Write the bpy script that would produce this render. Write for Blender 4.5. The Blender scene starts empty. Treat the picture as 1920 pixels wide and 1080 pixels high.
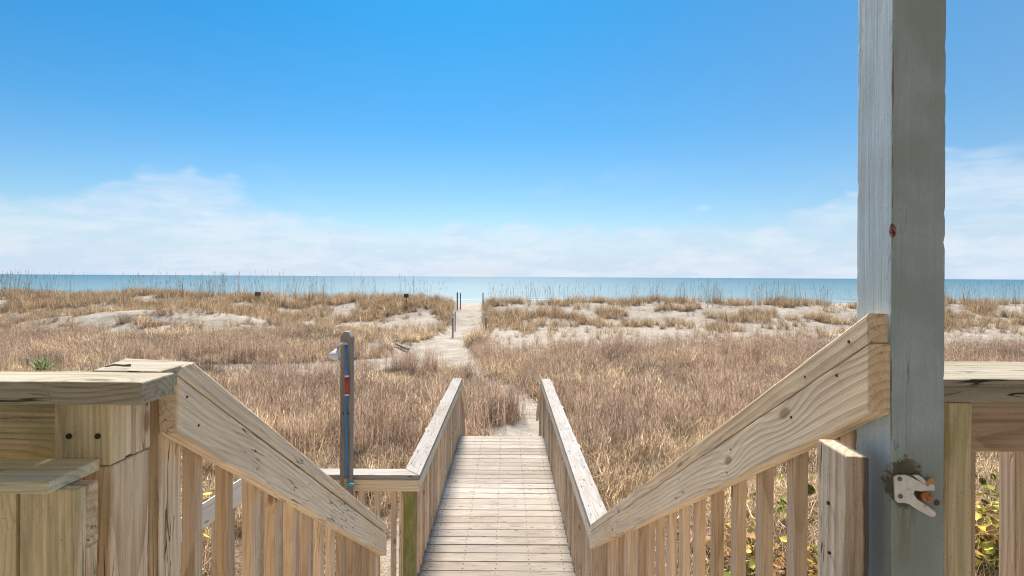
import bpy, bmesh, math, random
import numpy as np
from mathutils import Vector, Matrix
random.seed(7)
R = math.radians
C = bpy.context.scene.collection

# ------------------------------------------------------------------ camera, world, sun, exposure
F, PX, PY = 994.0, 950.0, 519.0            # focal length and optical axis, in pixels of a 1920 px wide frame
ROLL = math.atan(10/1920)
CZ = 3.3                                   # eye height above the sand
cd = bpy.data.cameras.new('camera'); cam = bpy.data.objects.new('camera', cd); C.objects.link(cam)
cd.sensor_width = 36; cd.lens = F/1920*36; cd.shift_x = (960-PX)/1920; cd.shift_y = (PY-540)/1920
cd.clip_start = 0.02; cd.clip_end = 60000
cam.matrix_world = Matrix.Translation((0, 0, CZ)) @ Matrix.Rotation(R(90), 4, 'X') @ Matrix.Rotation(ROLL, 4, 'Z')
sc = bpy.context.scene; sc.camera = cam
SUN_EL, SUN_AZ = 48, -4                    # azimuth measured from +Y towards +X
SUN_STR, SKY_STR, EXPO = 3.3, 0.054, 1.42
w = bpy.data.worlds.new('World'); sc.world = w; w.use_nodes = True
nt = w.node_tree; nt.nodes.clear()

class NB:                                  # small node builder
    def __init__(s, nt): s.nt = nt
    def n(s, t, **k):
        x = s.nt.nodes.new(t)
        ins = k.pop('ins', {})
        for a, b in k.items(): setattr(x, a, b)
        for a, b in ins.items(): s.put(x.inputs[a], b)
        return x
    def put(s, sock, v):
        if isinstance(v, bpy.types.NodeSocket): s.nt.links.new(v, sock)
        elif v is not None:
            if isinstance(v, (tuple, list)) and len(v) == 3 and sock.type == 'RGBA': v = (*v, 1)
            sock.default_value = v
    def m(s, op, a, b=None, c=None, clamp=False):
        x = s.n('ShaderNodeMath', operation=op, use_clamp=clamp); s.put(x.inputs[0], a)
        if b is not None: s.put(x.inputs[1], b)
        if c is not None: s.put(x.inputs[2], c)
        return x.outputs[0]
    def vm(s, op, a, b=None, sc=None):
        x = s.n('ShaderNodeVectorMath', operation=op); s.put(x.inputs[0], a)
        if b is not None: s.put(x.inputs[1], b)
        if sc is not None: s.put(x.inputs['Scale'], sc)
        return x.outputs[1] if op in ('LENGTH', 'DISTANCE', 'DOT_PRODUCT') else x.outputs[0]
    def mix(s, f, a, b, blend='MIX'):
        x = s.n('ShaderNodeMix', data_type='RGBA', blend_type=blend)
        s.put(x.inputs[0], f); s.put(x.inputs[6], a); s.put(x.inputs[7], b); return x.outputs[2]
    def noise(s, v, scale, det=3, rough=.5, out=0, dist=0, lac=2):
        x = s.n('ShaderNodeTexNoise', ins={'Vector': v, 'Scale': scale, 'Detail': det, 'Roughness': rough, 'Distortion': dist, 'Lacunarity': lac}); return x.outputs[out]
    def vor(s, v, scale, feat='F1', out=0, rnd=1):
        x = s.n('ShaderNodeTexVoronoi', feature=feat, ins={'Vector': v, 'Scale': scale, 'Randomness': rnd}); return x.outputs[out]
    def mr(s, v, a, b, c=0., d=1., smooth=True):
        x = s.n('ShaderNodeMapRange', interpolation_type='SMOOTHSTEP' if smooth else 'LINEAR')
        for i, q in enumerate((v, a, b, c, d)): s.put(x.inputs[i], q)
        return x.outputs[0]
    def xyz(s, v):
        x = s.n('ShaderNodeSeparateXYZ', ins={0: v}); return x.outputs
    def cxyz(s, a, b, c):
        return s.n('ShaderNodeCombineXYZ', ins={0: a, 1: b, 2: c}).outputs[0]
    def mapv(s, v, scale=(1, 1, 1), loc=(0, 0, 0)):
        return s.n('ShaderNodeMapping', ins={'Vector': v, 'Scale': scale, 'Location': loc}).outputs[0]
    def ramp(s, v, stops, interp='LINEAR'):
        x = s.n('ShaderNodeValToRGB', ins={0: v}); cr = x.color_ramp; cr.interpolation = interp
        while len(cr.elements) < len(stops): cr.elements.new(.5)
        for e, (p, c) in zip(cr.elements, stops): e.position = p; e.color = (*c, 1)
        return x.outputs[0]

b = NB(nt)
sky = b.n('ShaderNodeTexSky', sky_type='NISHITA', sun_disc=False, sun_elevation=R(SUN_EL), sun_rotation=R(SUN_AZ),
          altitude=0, air_density=1.0, dust_density=0.3, ozone_density=3.0)
tc = b.n('ShaderNodeTexCoord').outputs['Generated']
dx, dy, dz = b.xyz(tc)[:3]
el = b.m('MULTIPLY', b.m('ARCSINE', dz), 57.2958)
az = b.m('MULTIPLY', b.m('ARCTAN2', dx, dy), 57.2958)
# the clear blue, deepening with height
elc = b.mr(el, 0., 30., 0, 1, False)
tint = b.ramp(elc, [(0, (.75, .72, .72)), (.25, (.52, .70, .78)), (.5, (.27, .665, .83)), (.85, (.125, .665, .90)), (1, (.10, .66, .91))])
skyc = b.mix(1.0, sky.outputs[0], tint, 'MULTIPLY')
skyc = b.mix(b.mr(az, -10, 60, 0, .22), skyc, (3.6, 4.9, 6.2))
# clouds: a bank along the horizon with one cumulus head to the left
p2 = b.cxyz(b.m('MULTIPLY', az, .045), b.m('MULTIPLY', el, .13), 3.7)
n1 = b.noise(p2, 1.6, 6, .55, dist=.25)
n2 = b.noise(b.vm('ADD', p2, (7.1, 2.3, 5)), 4.2, 5, .6)
bil = b.vor(b.vm('ADD', b.cxyz(b.m('MULTIPLY', az, .16), b.m('MULTIPLY', el, .24), 1.), b.vm('SCALE', b.noise(p2, 5, 3, .5, out=1), sc=.5)), 2.0, 'SMOOTH_F1')
def gauss(c, s, h):
    q = b.m('DIVIDE', b.m('SUBTRACT', az, c), s)
    return b.m('MULTIPLY', b.m('POWER', 2.71828, b.m('MULTIPLY', b.m('MULTIPLY', q, q), -1)), h)
env = b.m('ADD', b.m('ADD', gauss(-33.0, 5.6, 4.0), gauss(-26.8, 2.8, 1.9)), b.m('ADD', 5.6, gauss(43, 8, 4.8)))
top = b.m('ADD', env, b.m('ADD', b.m('MULTIPLY', b.m('SUBTRACT', n1, .5), 6.0), b.m('MULTIPLY', b.m('SUBTRACT', .45, bil), 3.2)))
h = b.m('SUBTRACT', top, el)
a1 = b.mr(h, -.35, 1.1, 0, 1)
a2 = b.mr(h, -.5, 4, .55, 1)
alpha = b.m('MULTIPLY', b.m('MULTIPLY', a1, a2), b.mr(b.noise(b.vm('ADD', b.vm('MULTIPLY', p2, (1, 2.4, 1)), (2.1, 4.3, 8)), 2.6, 6, .6, dist=.5), .34, .58, .50, 1.0))
wisp = b.m('MULTIPLY', b.mr(b.noise(b.vm('ADD', p2, (3.1, 9.3, 2)), 2.1, 6, .6, dist=.6), .55, .78), b.mr(el, 4, 14, .35, .0))
alpha = b.m('MAXIMUM', alpha, wisp)
hz = b.mr(el, -1, 7.0, .80, 0.0)
skyc = b.mix(hz, skyc, (3.75, 4.85, 6.55))
cl = b.mix(b.mr(n2, .35, .62), (4.3, 5.35, 6.5), (5.5, 6.0, 6.75))
skyc = b.mix(b.m('MULTIPLY', alpha, .78), skyc, cl)
bg = b.n('ShaderNodeBackground', ins={'Color': skyc, 'Strength': SKY_STR})
out = b.n('ShaderNodeOutputWorld', ins={0: bg.outputs[0]})

sd = bpy.data.lights.new('sun', 'SUN'); so = bpy.data.objects.new('sun', sd); C.objects.link(so)
sd.energy = SUN_STR; sd.angle = R(11); sd.color = (1, .91, .80)
dirv = Vector((math.sin(R(SUN_AZ))*math.cos(R(SUN_EL)), math.cos(R(SUN_AZ))*math.cos(R(SUN_EL)), math.sin(R(SUN_EL))))
so.rotation_euler = dirv.to_track_quat('Z', 'Y').to_euler(); so.location = (5, 20, 30)
sc.view_settings.view_transform = 'Standard'; sc.view_settings.look = 'None'
sc.view_settings.gamma = 1; sc.view_settings.use_curve_mapping = False; sc.view_settings.exposure = EXPO
sc.render.engine = 'CYCLES'; sc.cycles.max_bounces = 7; sc.cycles.diffuse_bounces = 4
sc.cycles.use_denoising = True; sc.cycles.denoiser = 'OPENIMAGEDENOISE'; sc.cycles.denoising_prefilter = 'ACCURATE'; sc.cycles.denoising_input_passes = 'RGB_ALBEDO_NORMAL'; sc.cycles.use_adaptive_sampling = False; sc.cycles.filter_width = 1.1; sc.cycles.sample_clamp_indirect = 6; sc.cycles.transparent_max_bounces = 8

# ------------------------------------------------------------------ helpers
def at(px, py, d):                         # the point seen at a photograph pixel, at distance d along +Y
    dx, dy = px-PX, py-PY; c, s = math.cos(ROLL), math.sin(ROLL)
    return Vector(((dx*c+dy*s)/F*d, d, CZ-(-dx*s+dy*c)/F*d))
def V(x, d, z): return Vector((x, d, z+CZ))     # z given relative to the eye

def tag(o, label=None, cat=None, group=None, kind=None):
    if label: o['label'] = label
    if cat: o['category'] = cat
    if group: o['group'] = group
    if kind: o['kind'] = kind
    return o
def empty(name, loc, label, cat, group=None):
    o = bpy.data.objects.new(name, None); C.objects.link(o); o.location = loc; o.empty_display_size = .1
    bpy.context.view_layer.update()
    return tag(o, label, cat, group)
def link(name, me, mat, mw, parent=None):
    o = bpy.data.objects.new(name, me); C.objects.link(o)
    if mat is not None and not me.materials: me.materials.append(mat)
    if parent is not None:
        o.parent = parent
        pm = parent['_mw'] if False else PM.get(parent.name, Matrix.Translation(parent.location))
        o.matrix_local = pm.inverted() @ mw
    else: o.matrix_world = mw
    PM[o.name] = mw
    return o
PM = {}
def frame(axis, up, origin):
    x = Vector(axis).normalized(); z = Vector(up); z = (z - x*z.dot(x)).normalized(); y = z.cross(x)
    m = Matrix((x, y, z)).transposed().to_4x4(); m.translation = origin; return m
def bm_mesh(name, bm):
    me = bpy.data.meshes.new(name); bm.to_mesh(me); bm.free(); return me
BC = {}
def box_mesh(name, L, W, T, bev, matname, rough=0, seed=0):
    key = (name, round(L, 3), round(W, 4), round(T, 4), matname, rough and seed)
    if key in BC: return BC[key]
    bm = bmesh.new(); bmesh.ops.create_cube(bm, size=1)
    for v in bm.verts: v.co = Vector((v.co.x*L, v.co.y*W, v.co.z*T))
    wear(bm, L, bev, rough, seed)
    me = bm_mesh(name, bm); BC[key] = me; return me
def wear(bm, L, bev, rough, seed=0):
    if bev: bmesh.ops.bevel(bm, geom=bm.edges[:], offset=bev, segments=2 if rough else 1, profile=.5, affect='EDGES', clamp_overlap=True)
    if rough:                              # cut along the length and let the sawn faces wander a little
        n = max(2, int(L/(.012 if L > 2.7 and rough < .0004 else .03))); lo = min(v.co.x for v in bm.verts); hi = max(v.co.x for v in bm.verts)
        for i in range(1, n):
            bmesh.ops.bisect_plane(bm, geom=bm.verts[:]+bm.edges[:]+bm.faces[:], plane_co=(lo+(hi-lo)*i/n, 0, 0), plane_no=(1, 0, 0))
        from mathutils import noise
        for v in bm.verts:
            q = Vector((v.co.x*9, v.co.y*22, v.co.z*22)) + Vector((seed*3.1, seed, 0))
            q2 = Vector((v.co.x*40, v.co.y*60, v.co.z*60)) + Vector((seed*1.7, seed, 3))
            v.co += noise.noise_vector(q)*rough + noise.noise_vector(q2)*rough*.45
def beam(name, p0, p1, W, T, up, mat, parent=None, bev=.003, rough=0, label=None):
    p0, p1 = Vector(p0), Vector(p1); L = (p1-p0).length
    seed = (len(BC)*0.37) % 50 if rough else 0
    me = box_mesh(name, L, W, T, bev, mat.name, rough, seed)
    o = link(name, me, mat, frame(p1-p0, up, (p0+p1)/2), parent)
    if label: o['label'] = label
    return o
def solid(name, verts, faces, axis, up, mat, parent=None, bev=.003, rough=0):   # world-space verts, texture axis along the grain
    vs = [Vector(v) for v in verts]; o = sum(vs, Vector())/len(vs); m = frame(axis, up, o); mi = m.inverted()
    bm = bmesh.new(); bv = [bm.verts.new(mi @ v) for v in vs]
    for f in faces: bm.faces.new([bv[i] for i in f])
    bmesh.ops.recalc_face_normals(bm, faces=bm.faces[:])
    L = max(v.co.x for v in bm.verts)-min(v.co.x for v in bm.verts)
    wear(bm, L, bev, rough, len(vs)+verts[0][0]*7)
    bmesh.ops.recalc_face_normals(bm, faces=bm.faces[:])
    return link(name, bm_mesh(name, bm), mat, m, parent)
def extrude(name, poly, off, axis, up, mat, parent=None, bev=.003, rough=0):
    n = len(poly); off = Vector(off)
    vs = [Vector(p) for p in poly] + [Vector(p)+off for p in poly]
    fs = [list(range(n))[::-1], list(range(n, 2*n))] + [[i, (i+1) % n, n+(i+1) % n, n+i] for i in range(n)]
    return solid(name, vs, fs, axis, up, mat, parent, bev, rough)
def tube(name, pts, rad, mat, parent=None, seg=8, caps=True):
    bm = bmesh.new(); pts = [Vector(p) for p in pts]; rr = rad if isinstance(rad, (list, tuple)) else [rad]*len(pts)
    rings = []; up = Vector((.13, .2, 1)).normalized()
    for i, p in enumerate(pts):
        t = (pts[min(i+1, len(pts)-1)]-pts[max(i-1, 0)]).normalized()
        u = t.cross(up);  u = u.normalized() if u.length > .01 else t.cross(Vector((1, 0, 0))).normalized(); v = t.cross(u)
        rings.append([bm.verts.new(p + (u*math.cos(a)+v*math.sin(a))*rr[i]) for a in [2*math.pi*k/seg for k in range(seg)]])
    for a, c in zip(rings, rings[1:]):
        for k in range(seg): bm.faces.new((a[k], a[(k+1) % seg], c[(k+1) % seg], c[k]))
    if caps: bm.faces.new(rings[0][::-1]); bm.faces.new(rings[-1])
    bmesh.ops.recalc_face_normals(bm, faces=bm.faces[:])
    for f in bm.faces: f.smooth = len(f.verts) == 4
    o0 = pts[0].copy()
    for v in bm.verts: v.co -= o0
    return link(name, bm_mesh(name, bm), mat, Matrix.Translation(o0), parent)

# ------------------------------------------------------------------ materials
def mat_new(name):
    m = bpy.data.materials.new(name); m.use_nodes = True; m.node_tree.nodes.clear()
    b = NB(m.node_tree); p = b.n('ShaderNodeBsdfPrincipled'); o = b.n('ShaderNodeOutputMaterial', ins={0: p.outputs[0]})
    return m, b, p
def wood(name, light, dark, grey=(.36, .33, .30), greyamt=.4, moss=0., ringf=150, crack=1., var=.25, gloss=.75, knots=1.0, mosscol=(.13, .14, .035), bump=.4, grime=.5, stain=None):
    m, b, p = mat_new(name)
    tc = b.n('ShaderNodeTexCoord').outputs['Object']
    rnd = b.n('ShaderNodeObjectInfo').outputs['Random']
    off = b.cxyz(b.m('MULTIPLY', rnd, 91.), b.m('MULTIPLY', rnd, 37.), b.m('MULTIPLY', rnd, 53.))
    P = b.vm('ADD', tc, off)
    # solid growth rings round a pith that wanders along the board
    lx = b.mapv(P, (1.1, .0, .0))
    wob = b.noise(lx, 1.0, 2, .5, out=1)
    Q = b.vm('ADD', tc, b.vm('MULTIPLY', b.vm('SUBTRACT', wob, (.5, .5, .5)), (0, .10, .10)))
    warp = b.noise(b.mapv(P, (2.2, 14, 14)), 1.0, 3, .5, out=1)
    Q = b.vm('ADD', Q, b.vm('MULTIPLY', b.vm('SUBTRACT', warp, (.5, .5, .5)), (0, .018, .018)))
    # knots push the grain aside
    px_, py_, pz_ = b.xyz(P)[:3]
    kv = b.n('ShaderNodeTexVoronoi', voronoi_dimensions='2D', feature='F1', ins={'Vector': b.cxyz(b.m('MULTIPLY', px_, 3.2), b.m('MULTIPLY', b.m('ADD', py_, pz_), 8.), 0.), 'Scale': 1.0})
    kd = kv.outputs['Distance']; kc = b.xyz(kv.outputs['Color'])[0]
    kon = b.m('MULTIPLY', b.mr(kc, .62, .63), knots)
    kn = b.m('MULTIPLY', b.mr(kd, .04, .10, 1, 0), kon)
    kh = b.m('MULTIPLY', b.mr(kd, .0, .45, 1, 0), kon)
    Y, Z = b.xyz(Q)[1], b.xyz(Q)[2]
    py = b.m('ADD', Y, b.m('MULTIPLY', b.m('SUBTRACT', rnd, .5), .09))
    pz = b.m('ADD', Z, b.m('ADD', .035, b.m('MULTIPLY', b.m('FRACT', b.m('MULTIPLY', rnd, 17.3)), .05)))
    r = b.m('SQRT', b.m('ADD', b.m('MULTIPLY', py, py), b.m('MULTIPLY', pz, pz)))
    r = b.m('ADD', r, b.m('MULTIPLY', kh, .020))
    ring = b.m('FRACT', b.m('MULTIPLY', r, ringf))
    ring = b.m('MULTIPLY', b.mr(ring, .35, .95), b.mr(ring, .95, 1.0, 1, 0))
    fib = b.noise(b.mapv(P, (7, 420, 420)), 1.0, 3, .6)
    fib2 = b.noise(b.mapv(P, (3, 110, 110)), 1.0, 3, .55)
    blot = b.noise(b.mapv(P, (3, 9, 9)), 1.0, 4, .6)
    big = b.noise(b.mapv(P, (.9, 3, 3)), 1.0, 2, .5)
    f = b.m('ADD', b.m('MULTIPLY', ring, b.mr(blot, .3, .7, .25, .6)), b.m('ADD', b.m('MULTIPLY', b.mr(fib, .35, .7), .34), b.m('MULTIPLY', b.mr(fib2, .35, .7), .34)), clamp=True)
    col = b.mix(f, light, dark)
    col = b.mix(b.m('MULTIPLY', b.mr(big, .35, .65), greyamt), col, b.mix(f, tuple(min(1, c*1.45) for c in grey), tuple(c*.8 for c in grey)))
    hv = b.m('ADD', b.m('MULTIPLY', b.m('SUBTRACT', rnd, .5), var*2), 1.0)
    col = b.mix(1.0, col, b.n('ShaderNodeCombineColor', ins={0: hv, 1: b.m('POWER', hv, 1.08), 2: b.m('POWER', hv, 1.2)}).outputs[0], 'MULTIPLY')
    # checks: thin splits along the grain
    cr = b.noise(b.mapv(P, (4.5, 75, 75), (3, 7, 1)), 1.0, 2, .4, dist=.3)
    crm = b.m('MULTIPLY', b.mr(b.m('ABSOLUTE', b.m('SUBTRACT', cr, .5)), .006, .022, 1, 0), b.mr(b.noise(b.mapv(P, (3, 12, 12), (9, 2, 5)), 1, 2), .53, .64))
    crm = b.m('MULTIPLY', crm, crack)
    col = b.mix(b.m('MULTIPLY', crm, .75), col, tuple(c*.22 for c in dark))
    col = b.mix(b.m('MULTIPLY', kn, .75), col, tuple(c*q for c, q in zip(dark, (.5, .36, .3))))
    # grime: soft dirty blotches and long dark streaks
    gr = b.m('MULTIPLY', b.mr(b.noise(b.mapv(P, (2.2, 16, 16), (4, 1, 7)), 1, 5, .7), .47, .70), grime)
    col = b.mix(gr, col, tuple(c*q for c, q in zip(dark, (.55, .56, .58))))
    gs = b.m('MULTIPLY', b.mr(b.noise(b.mapv(P, (1.5, 60, 60), (2, 8, 3)), 1, 4, .7), .56, .70), grime*.9)
    col = b.mix(gs, col, tuple(c*.5 for c in dark))
    if stain:
        sy = b.m('ADD', b.m('MULTIPLY', b.xyz(tc)[1], stain[0]), b.m('MULTIPLY', b.m('SUBTRACT', b.noise(b.mapv(P, (9, 60, 60)), 1, 5, .65), .5), .014))
        col = b.mix(b.m('MULTIPLY', b.mr(sy, stain[1]-.001, stain[1]+.003), .85), col, (.045, .045, .05))
    # weather specks
    sp = b.noise(P, 260, 2, .6)
    col = b.mix(b.m('MULTIPLY', b.mr(sp, .62, .72), .5), col, tuple(c*.35 for c in dark))
    if moss:
        mo = b.mr(b.noise(b.mapv(P, (5, 13, 13), (5, 5, 5)), 1, 4, .65), .62-.34*moss, .74-.2*moss)
        col = b.mix(b.m('MULTIPLY', mo, min(1, .35+moss*.6)), col, mosscol)
    b.put(p.inputs['Base Color'], col); b.put(p.inputs['Roughness'], gloss)
    b.put(p.inputs['Specular IOR Level'], .25)
    hgt = b.m('SUBTRACT', b.m('ADD', b.m('MULTIPLY', ring, .5), b.m('MULTIPLY', fib2, .6)), b.m('MULTIPLY', crm, 3.))
    hgt = b.m('ADD', hgt, b.m('MULTIPLY', fib, .3))
    bp = b.n('ShaderNodeBump', ins={'Strength': bump, 'Distance': .0012, 'Height': hgt}); b.put(p.inputs['Normal'], bp.outputs[0])
    return m
M = {}
M['plank'] = wood('weathered_deck_wood', (.43, .37, .305), (.27, .22, .165), (.35, .325, .30), .5, grime=.35, var=.22, ringf=110)
M['cap'] = wood('weathered_cap_wood', (.42, .385, .345), (.26, .22, .18), (.35, .33, .315), .6, grime=.35, var=.10, ringf=120, crack=1.3)
M['rail'] = wood('tan_rail_wood', (.93, .73, .49), (.62, .43, .25), (.74, .61, .47), .55, grime=.16, var=.06, ringf=80, crack=1.1)
M['railside'] = wood('pale_rail_wood', (.93, .76, .54), (.62, .46, .29), (.74, .63, .50), .55, grime=.2, var=.08, ringf=80, crack=1.2)
M['bal'] = wood('brown_baluster_wood', (.74, .57, .40), (.46, .325, .21), (.64, .54, .44), .35, grime=.3, var=.25, ringf=95, crack=.5)
M['old'] = wood('old_olive_wood', (.88, .74, .46), (.54, .43, .245), (.68, .61, .42), .45, moss=.25, var=.10, ringf=105, mosscol=(.44, .42, .18))
M['oldcap'] = wood('old_split_cap_wood', (.45, .41, .315), (.25, .21, .14), (.37, .345, .29), .6, moss=.12, var=.1, ringf=100, crack=1.8, mosscol=(.38, .36, .20))
M['orange'] = wood('post_wood_with_tannin', (.88, .72, .50), (.50, .34, .185), (.68, .59, .46), .4, var=.1, ringf=75, crack=1.8, knots=1)
M['gatew'] = wood('cracked_stained_wood', (.62, .52, .39), (.38, .27, .17), (.52, .47, .40), .5, ringf=85, crack=2.2, var=0, grime=.7, stain=(1, .006))
M['bleached'] = wood('bleached_white_wood', (.92, .89, .84), (.74, .69, .62), (.84, .82, .79), .5, grime=.1, var=0)
M['shelf'] = wood('pale_mossy_shelf_wood', (.80, .76, .56), (.55, .49, .33), (.70, .66, .52), .5, moss=.08, grime=.2, ringf=90, crack=1.5, var=0, mosscol=(.42, .44, .24))
M['mossy'] = wood('mossy_newel_wood', (.48, .41, .19), (.28, .22, .10), (.36, .34, .19), .3, moss=.8, var=.1, mosscol=(.22, .23, .045))
M['shower'] = wood('shower_post_wood', (.38, .33, .27), (.23, .19, .15), (.34, .33, .31), .5, var=.1, ringf=120)
M['grey_old'] = wood('grey_driftwood', (.22, .18, .14), (.11, .085, .06), (.2, .18, .16), .5, var=.2)

def simple(name, col, rough=.5, metal=0., spec=.5, noise_amt=.15, nscale=60, dirt=None, bump=.0):
    m, b, p = mat_new(name)
    tc = b.n('ShaderNodeTexCoord').outputs['Object']
    n = b.noise(tc, nscale, 4, .6)
    c = b.mix(b.mr(n, .3, .7, 0, 1), tuple(x*(1-noise_amt) for x in col), tuple(min(1, x*(1+noise_amt)) for x in col))
    if dirt: c = b.mix(b.m('MULTIPLY', b.mr(b.noise(tc, nscale*.6, 5, .7), .52, .7), .7), c, dirt)
    b.put(p.inputs['Base Color'], c); b.put(p.inputs['Roughness'], rough); b.put(p.inputs['Metallic'], metal); b.put(p.inputs['Specular IOR Level'], spec)
    if bump:
        b.put(p.inputs['Normal'], b.n('ShaderNodeBump', ins={'Strength': bump, 'Distance': .001, 'Height': n}).outputs[0])
    return m
M['dark_metal'] = simple('dark_screw_metal', (.06, .05, .045), .6, .3)
M['hole'] = simple('shadowed_bolt_hole', (.035, .028, .02), .9)
M['white_plastic'] = simple('white_shower_plastic', (.75, .75, .74), .35, noise_amt=.05)
M['pipe'] = simple('cream_pipe_plastic', (.52, .50, .42), .5, dirt=(.25, .28, .16))
M['blue_hose'] = simple('blue_water_hose', (.03, .20, .48), .4, noise_amt=.1)
M['red_sleeve'] = simple('red_sleeve', (.50, .035, .03), .55, noise_amt=.15)
M['blue_handle'] = simple('light_blue_handle', (.05, .36, .60), .4)
M['brass'] = simple('worn_brass', (.55, .36, .14), .45, .6, dirt=(.15, .1, .05), nscale=300)
M['copper'] = simple('rusty_copper_bolt', (.50, .20, .09), .6, .25, dirt=(.10, .045, .02), nscale=260, noise_amt=.4, bump=.6)
M['latch'] = simple('painted_latch_metal', (.80, .80, .78), .36, .1, noise_amt=.08, nscale=90)
M['rivet'] = simple('dull_rivet', (.22, .21, .19), .5, .5, dirt=(.07, .05, .03), nscale=400)
M['sign'] = simple('faded_sign_board', (.10, .09, .075), .8)
M['tag'] = simple('white_marker_tag', (.75, .73, .70), .6)

# grey paint on the porch post: chips at the edges, rust and grime round the latch
def paint(side):
    m, b, p = mat_new('grey_blue_porch_paint')
    tc = b.n('ShaderNodeTexCoord').outputs['Object']
    x, y, z = b.xyz(tc)[:3]                # x runs up the post
    ay = b.m('SUBTRACT', side/2, b.m('ABSOLUTE', y)); az_ = b.m('SUBTRACT', side/2, b.m('ABSOLUTE', z))
    edge = b.m('MAXIMUM', ay, az_)         # distance from the nearest arris
    st = b.noise(b.mapv(tc, (3, 120, 120)), 1, 4, .6); fi = b.noise(b.mapv(tc, (10, 330, 330)), 1, 3, .6)
    n = b.noise(tc, 26, 5, .65); n3 = b.noise(tc, 9, 3, .5)
    c = b.mix(b.mr(st, .3, .7), (.50, .63, .71), (.58, .715, .80))
    c = b.mix(b.m('MULTIPLY', b.mr(b.noise(tc, 420, 2, .6), .52, .66), .30), c, (.24, .28, .29))
    c = b.mix(b.m('MULTIPLY', b.mr(b.noise(b.mapv(tc, (4, 9, 9), (3, 3, 3)), 1, 5, .7), .48, .62), .30), c, (.30, .35, .34))
    c = b.mix(b.m('MULTIPLY', b.mr(n3, .4, .65), .5), c, (.40, .48, .48))
    c = b.mix(b.m('MULTIPLY', b.mr(fi, .55, .72), .35), c, (.30, .33, .33))
    c = b.mix(b.m('MULTIPLY', b.mr(y, side/2-.003, side/2-.0018), b.mr(n3, .3, .6, .34, .56)), c, (.235, .305, .295))   # shade painted into the face towards the deck, a mottled darker green-grey
    thr = b.m('ADD', b.m('MULTIPLY', edge, 110), b.m('MULTIPLY', n, -1.9))
    n4 = b.noise(b.mapv(tc, (7, 20, 20)), 1, 5, .7)
    chip = b.m('MULTIPLY', b.mr(b.m('SUBTRACT', b.m('MULTIPLY', n4, 3.0), b.m('MULTIPLY', edge, 300)), 1.28, 1.36), 1.0)
    wd = b.mix(n, (.16, .08, .05), (.46, .38, .32))
    c = b.mix(chip, c, wd)
    ck = b.m('MULTIPLY', b.mr(b.m('ABSOLUTE', b.m('SUBTRACT', b.noise(b.mapv(tc, (3.5, 55, 55), (1, 2, 8)), 1, 3, .5), .5)), .001, .006, 1, 0), b.mr(b.noise(b.mapv(tc, (3, 40, 40)), 1, 2), .55, .68))
    c = b.mix(b.m('MULTIPLY', ck, .7), c, (.10, .11, .12))
    # grime halo round the latch (its place on the post, local x is height)
    lh = at(1700, 905, .775).z - 3.1
    d0 = b.vm('LENGTH', b.vm('MULTIPLY', b.vm('SUBTRACT', tc, (lh, side*.5, side*.22)), (.8, 1, 1.1)))
    LG = b.m('ADD', b.mr(d0, .006, .050, 1, 0), b.m('MULTIPLY', b.m('SUBTRACT', b.noise(tc, 95, 5, .75),   .5), 1.25))
    run = b.m('MULTIPLY', b.mr(b.m('ABSOLUTE', b.m('SUBTRACT', z, side*.20)), .004, .020, 1, 0), b.m('MULTIPLY', b.mr(x, lh-.16, lh-.02), b.mr(x, lh+.0, lh+.01, 1, 0)))
    run = b.m('MULTIPLY', run, b.mr(b.noise(b.mapv(tc, (12, 160, 160)), 1, 4, .6), .42, .6))
    c = b.mix(b.m('MULTIPLY', run, .7), c, (.16, .10, .06))
    c = b.mix(b.m('MULTIPLY', b.mr(LG, .34, .60), .93), c, b.mix(b.mr(b.noise(tc, 60, 3, .6), .42, .6), (.028, .022, .017), (.15, .085, .05)))
    c = b.mix(b.m('MULTIPLY', b.mr(b.vm('LENGTH', b.vm('MULTIPLY', b.vm('SUBTRACT', tc, (lh-.055, side*.5, side*.2)), (.6, 1, 1))), .02, .09, 1, 0), .45), c, (.20, .21, .13))
    # one bruise at the arris where wood shows
    d1 = b.m('ADD', b.vm('LENGTH', b.vm('MULTIPLY', b.vm('SUBTRACT', tc, (at(1673, 432, .775).z-3.1, side*.5, side*.5)), (.6, 1, 1))), b.m('MULTIPLY', b.m('SUBTRACT', n, .5), .008))
    c = b.mix(b.mr(d1, .0052, .0068, 1, 0), c, b.mix(b.mr(b.noise(tc, 200, 3), .4, .6), (.09, .035, .02), (.38, .19, .13)))
    d2 = b.m('ADD', b.vm('LENGTH', b.vm('SUBTRACT', tc, (at(1759, 942, .775).z-3.1, side*.5, -side*.36))), b.m('MULTIPLY', b.m('SUBTRACT', n, .5), .004))
    c = b.mix(b.mr(d2, .0040, .0050, 1, 0), c, (.11, .055, .045))
    b.put(p.inputs['Base Color'], c); b.put(p.inputs['Roughness'], .55); b.put(p.inputs['Specular IOR Level'], .35)
    hh = b.m('SUBTRACT', b.m('ADD', b.m('MULTIPLY', st, 1.), b.m('MULTIPLY', fi, .5)), b.m('ADD', chip, b.m('MULTIPLY', ck, 2)))
    b.put(p.inputs['Normal'], b.n('ShaderNodeBump', ins={'Strength': .55, 'Distance': .0012, 'Height': hh}).outputs[0])
    return m
PS = .078
M['paint'] = paint(PS)

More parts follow.
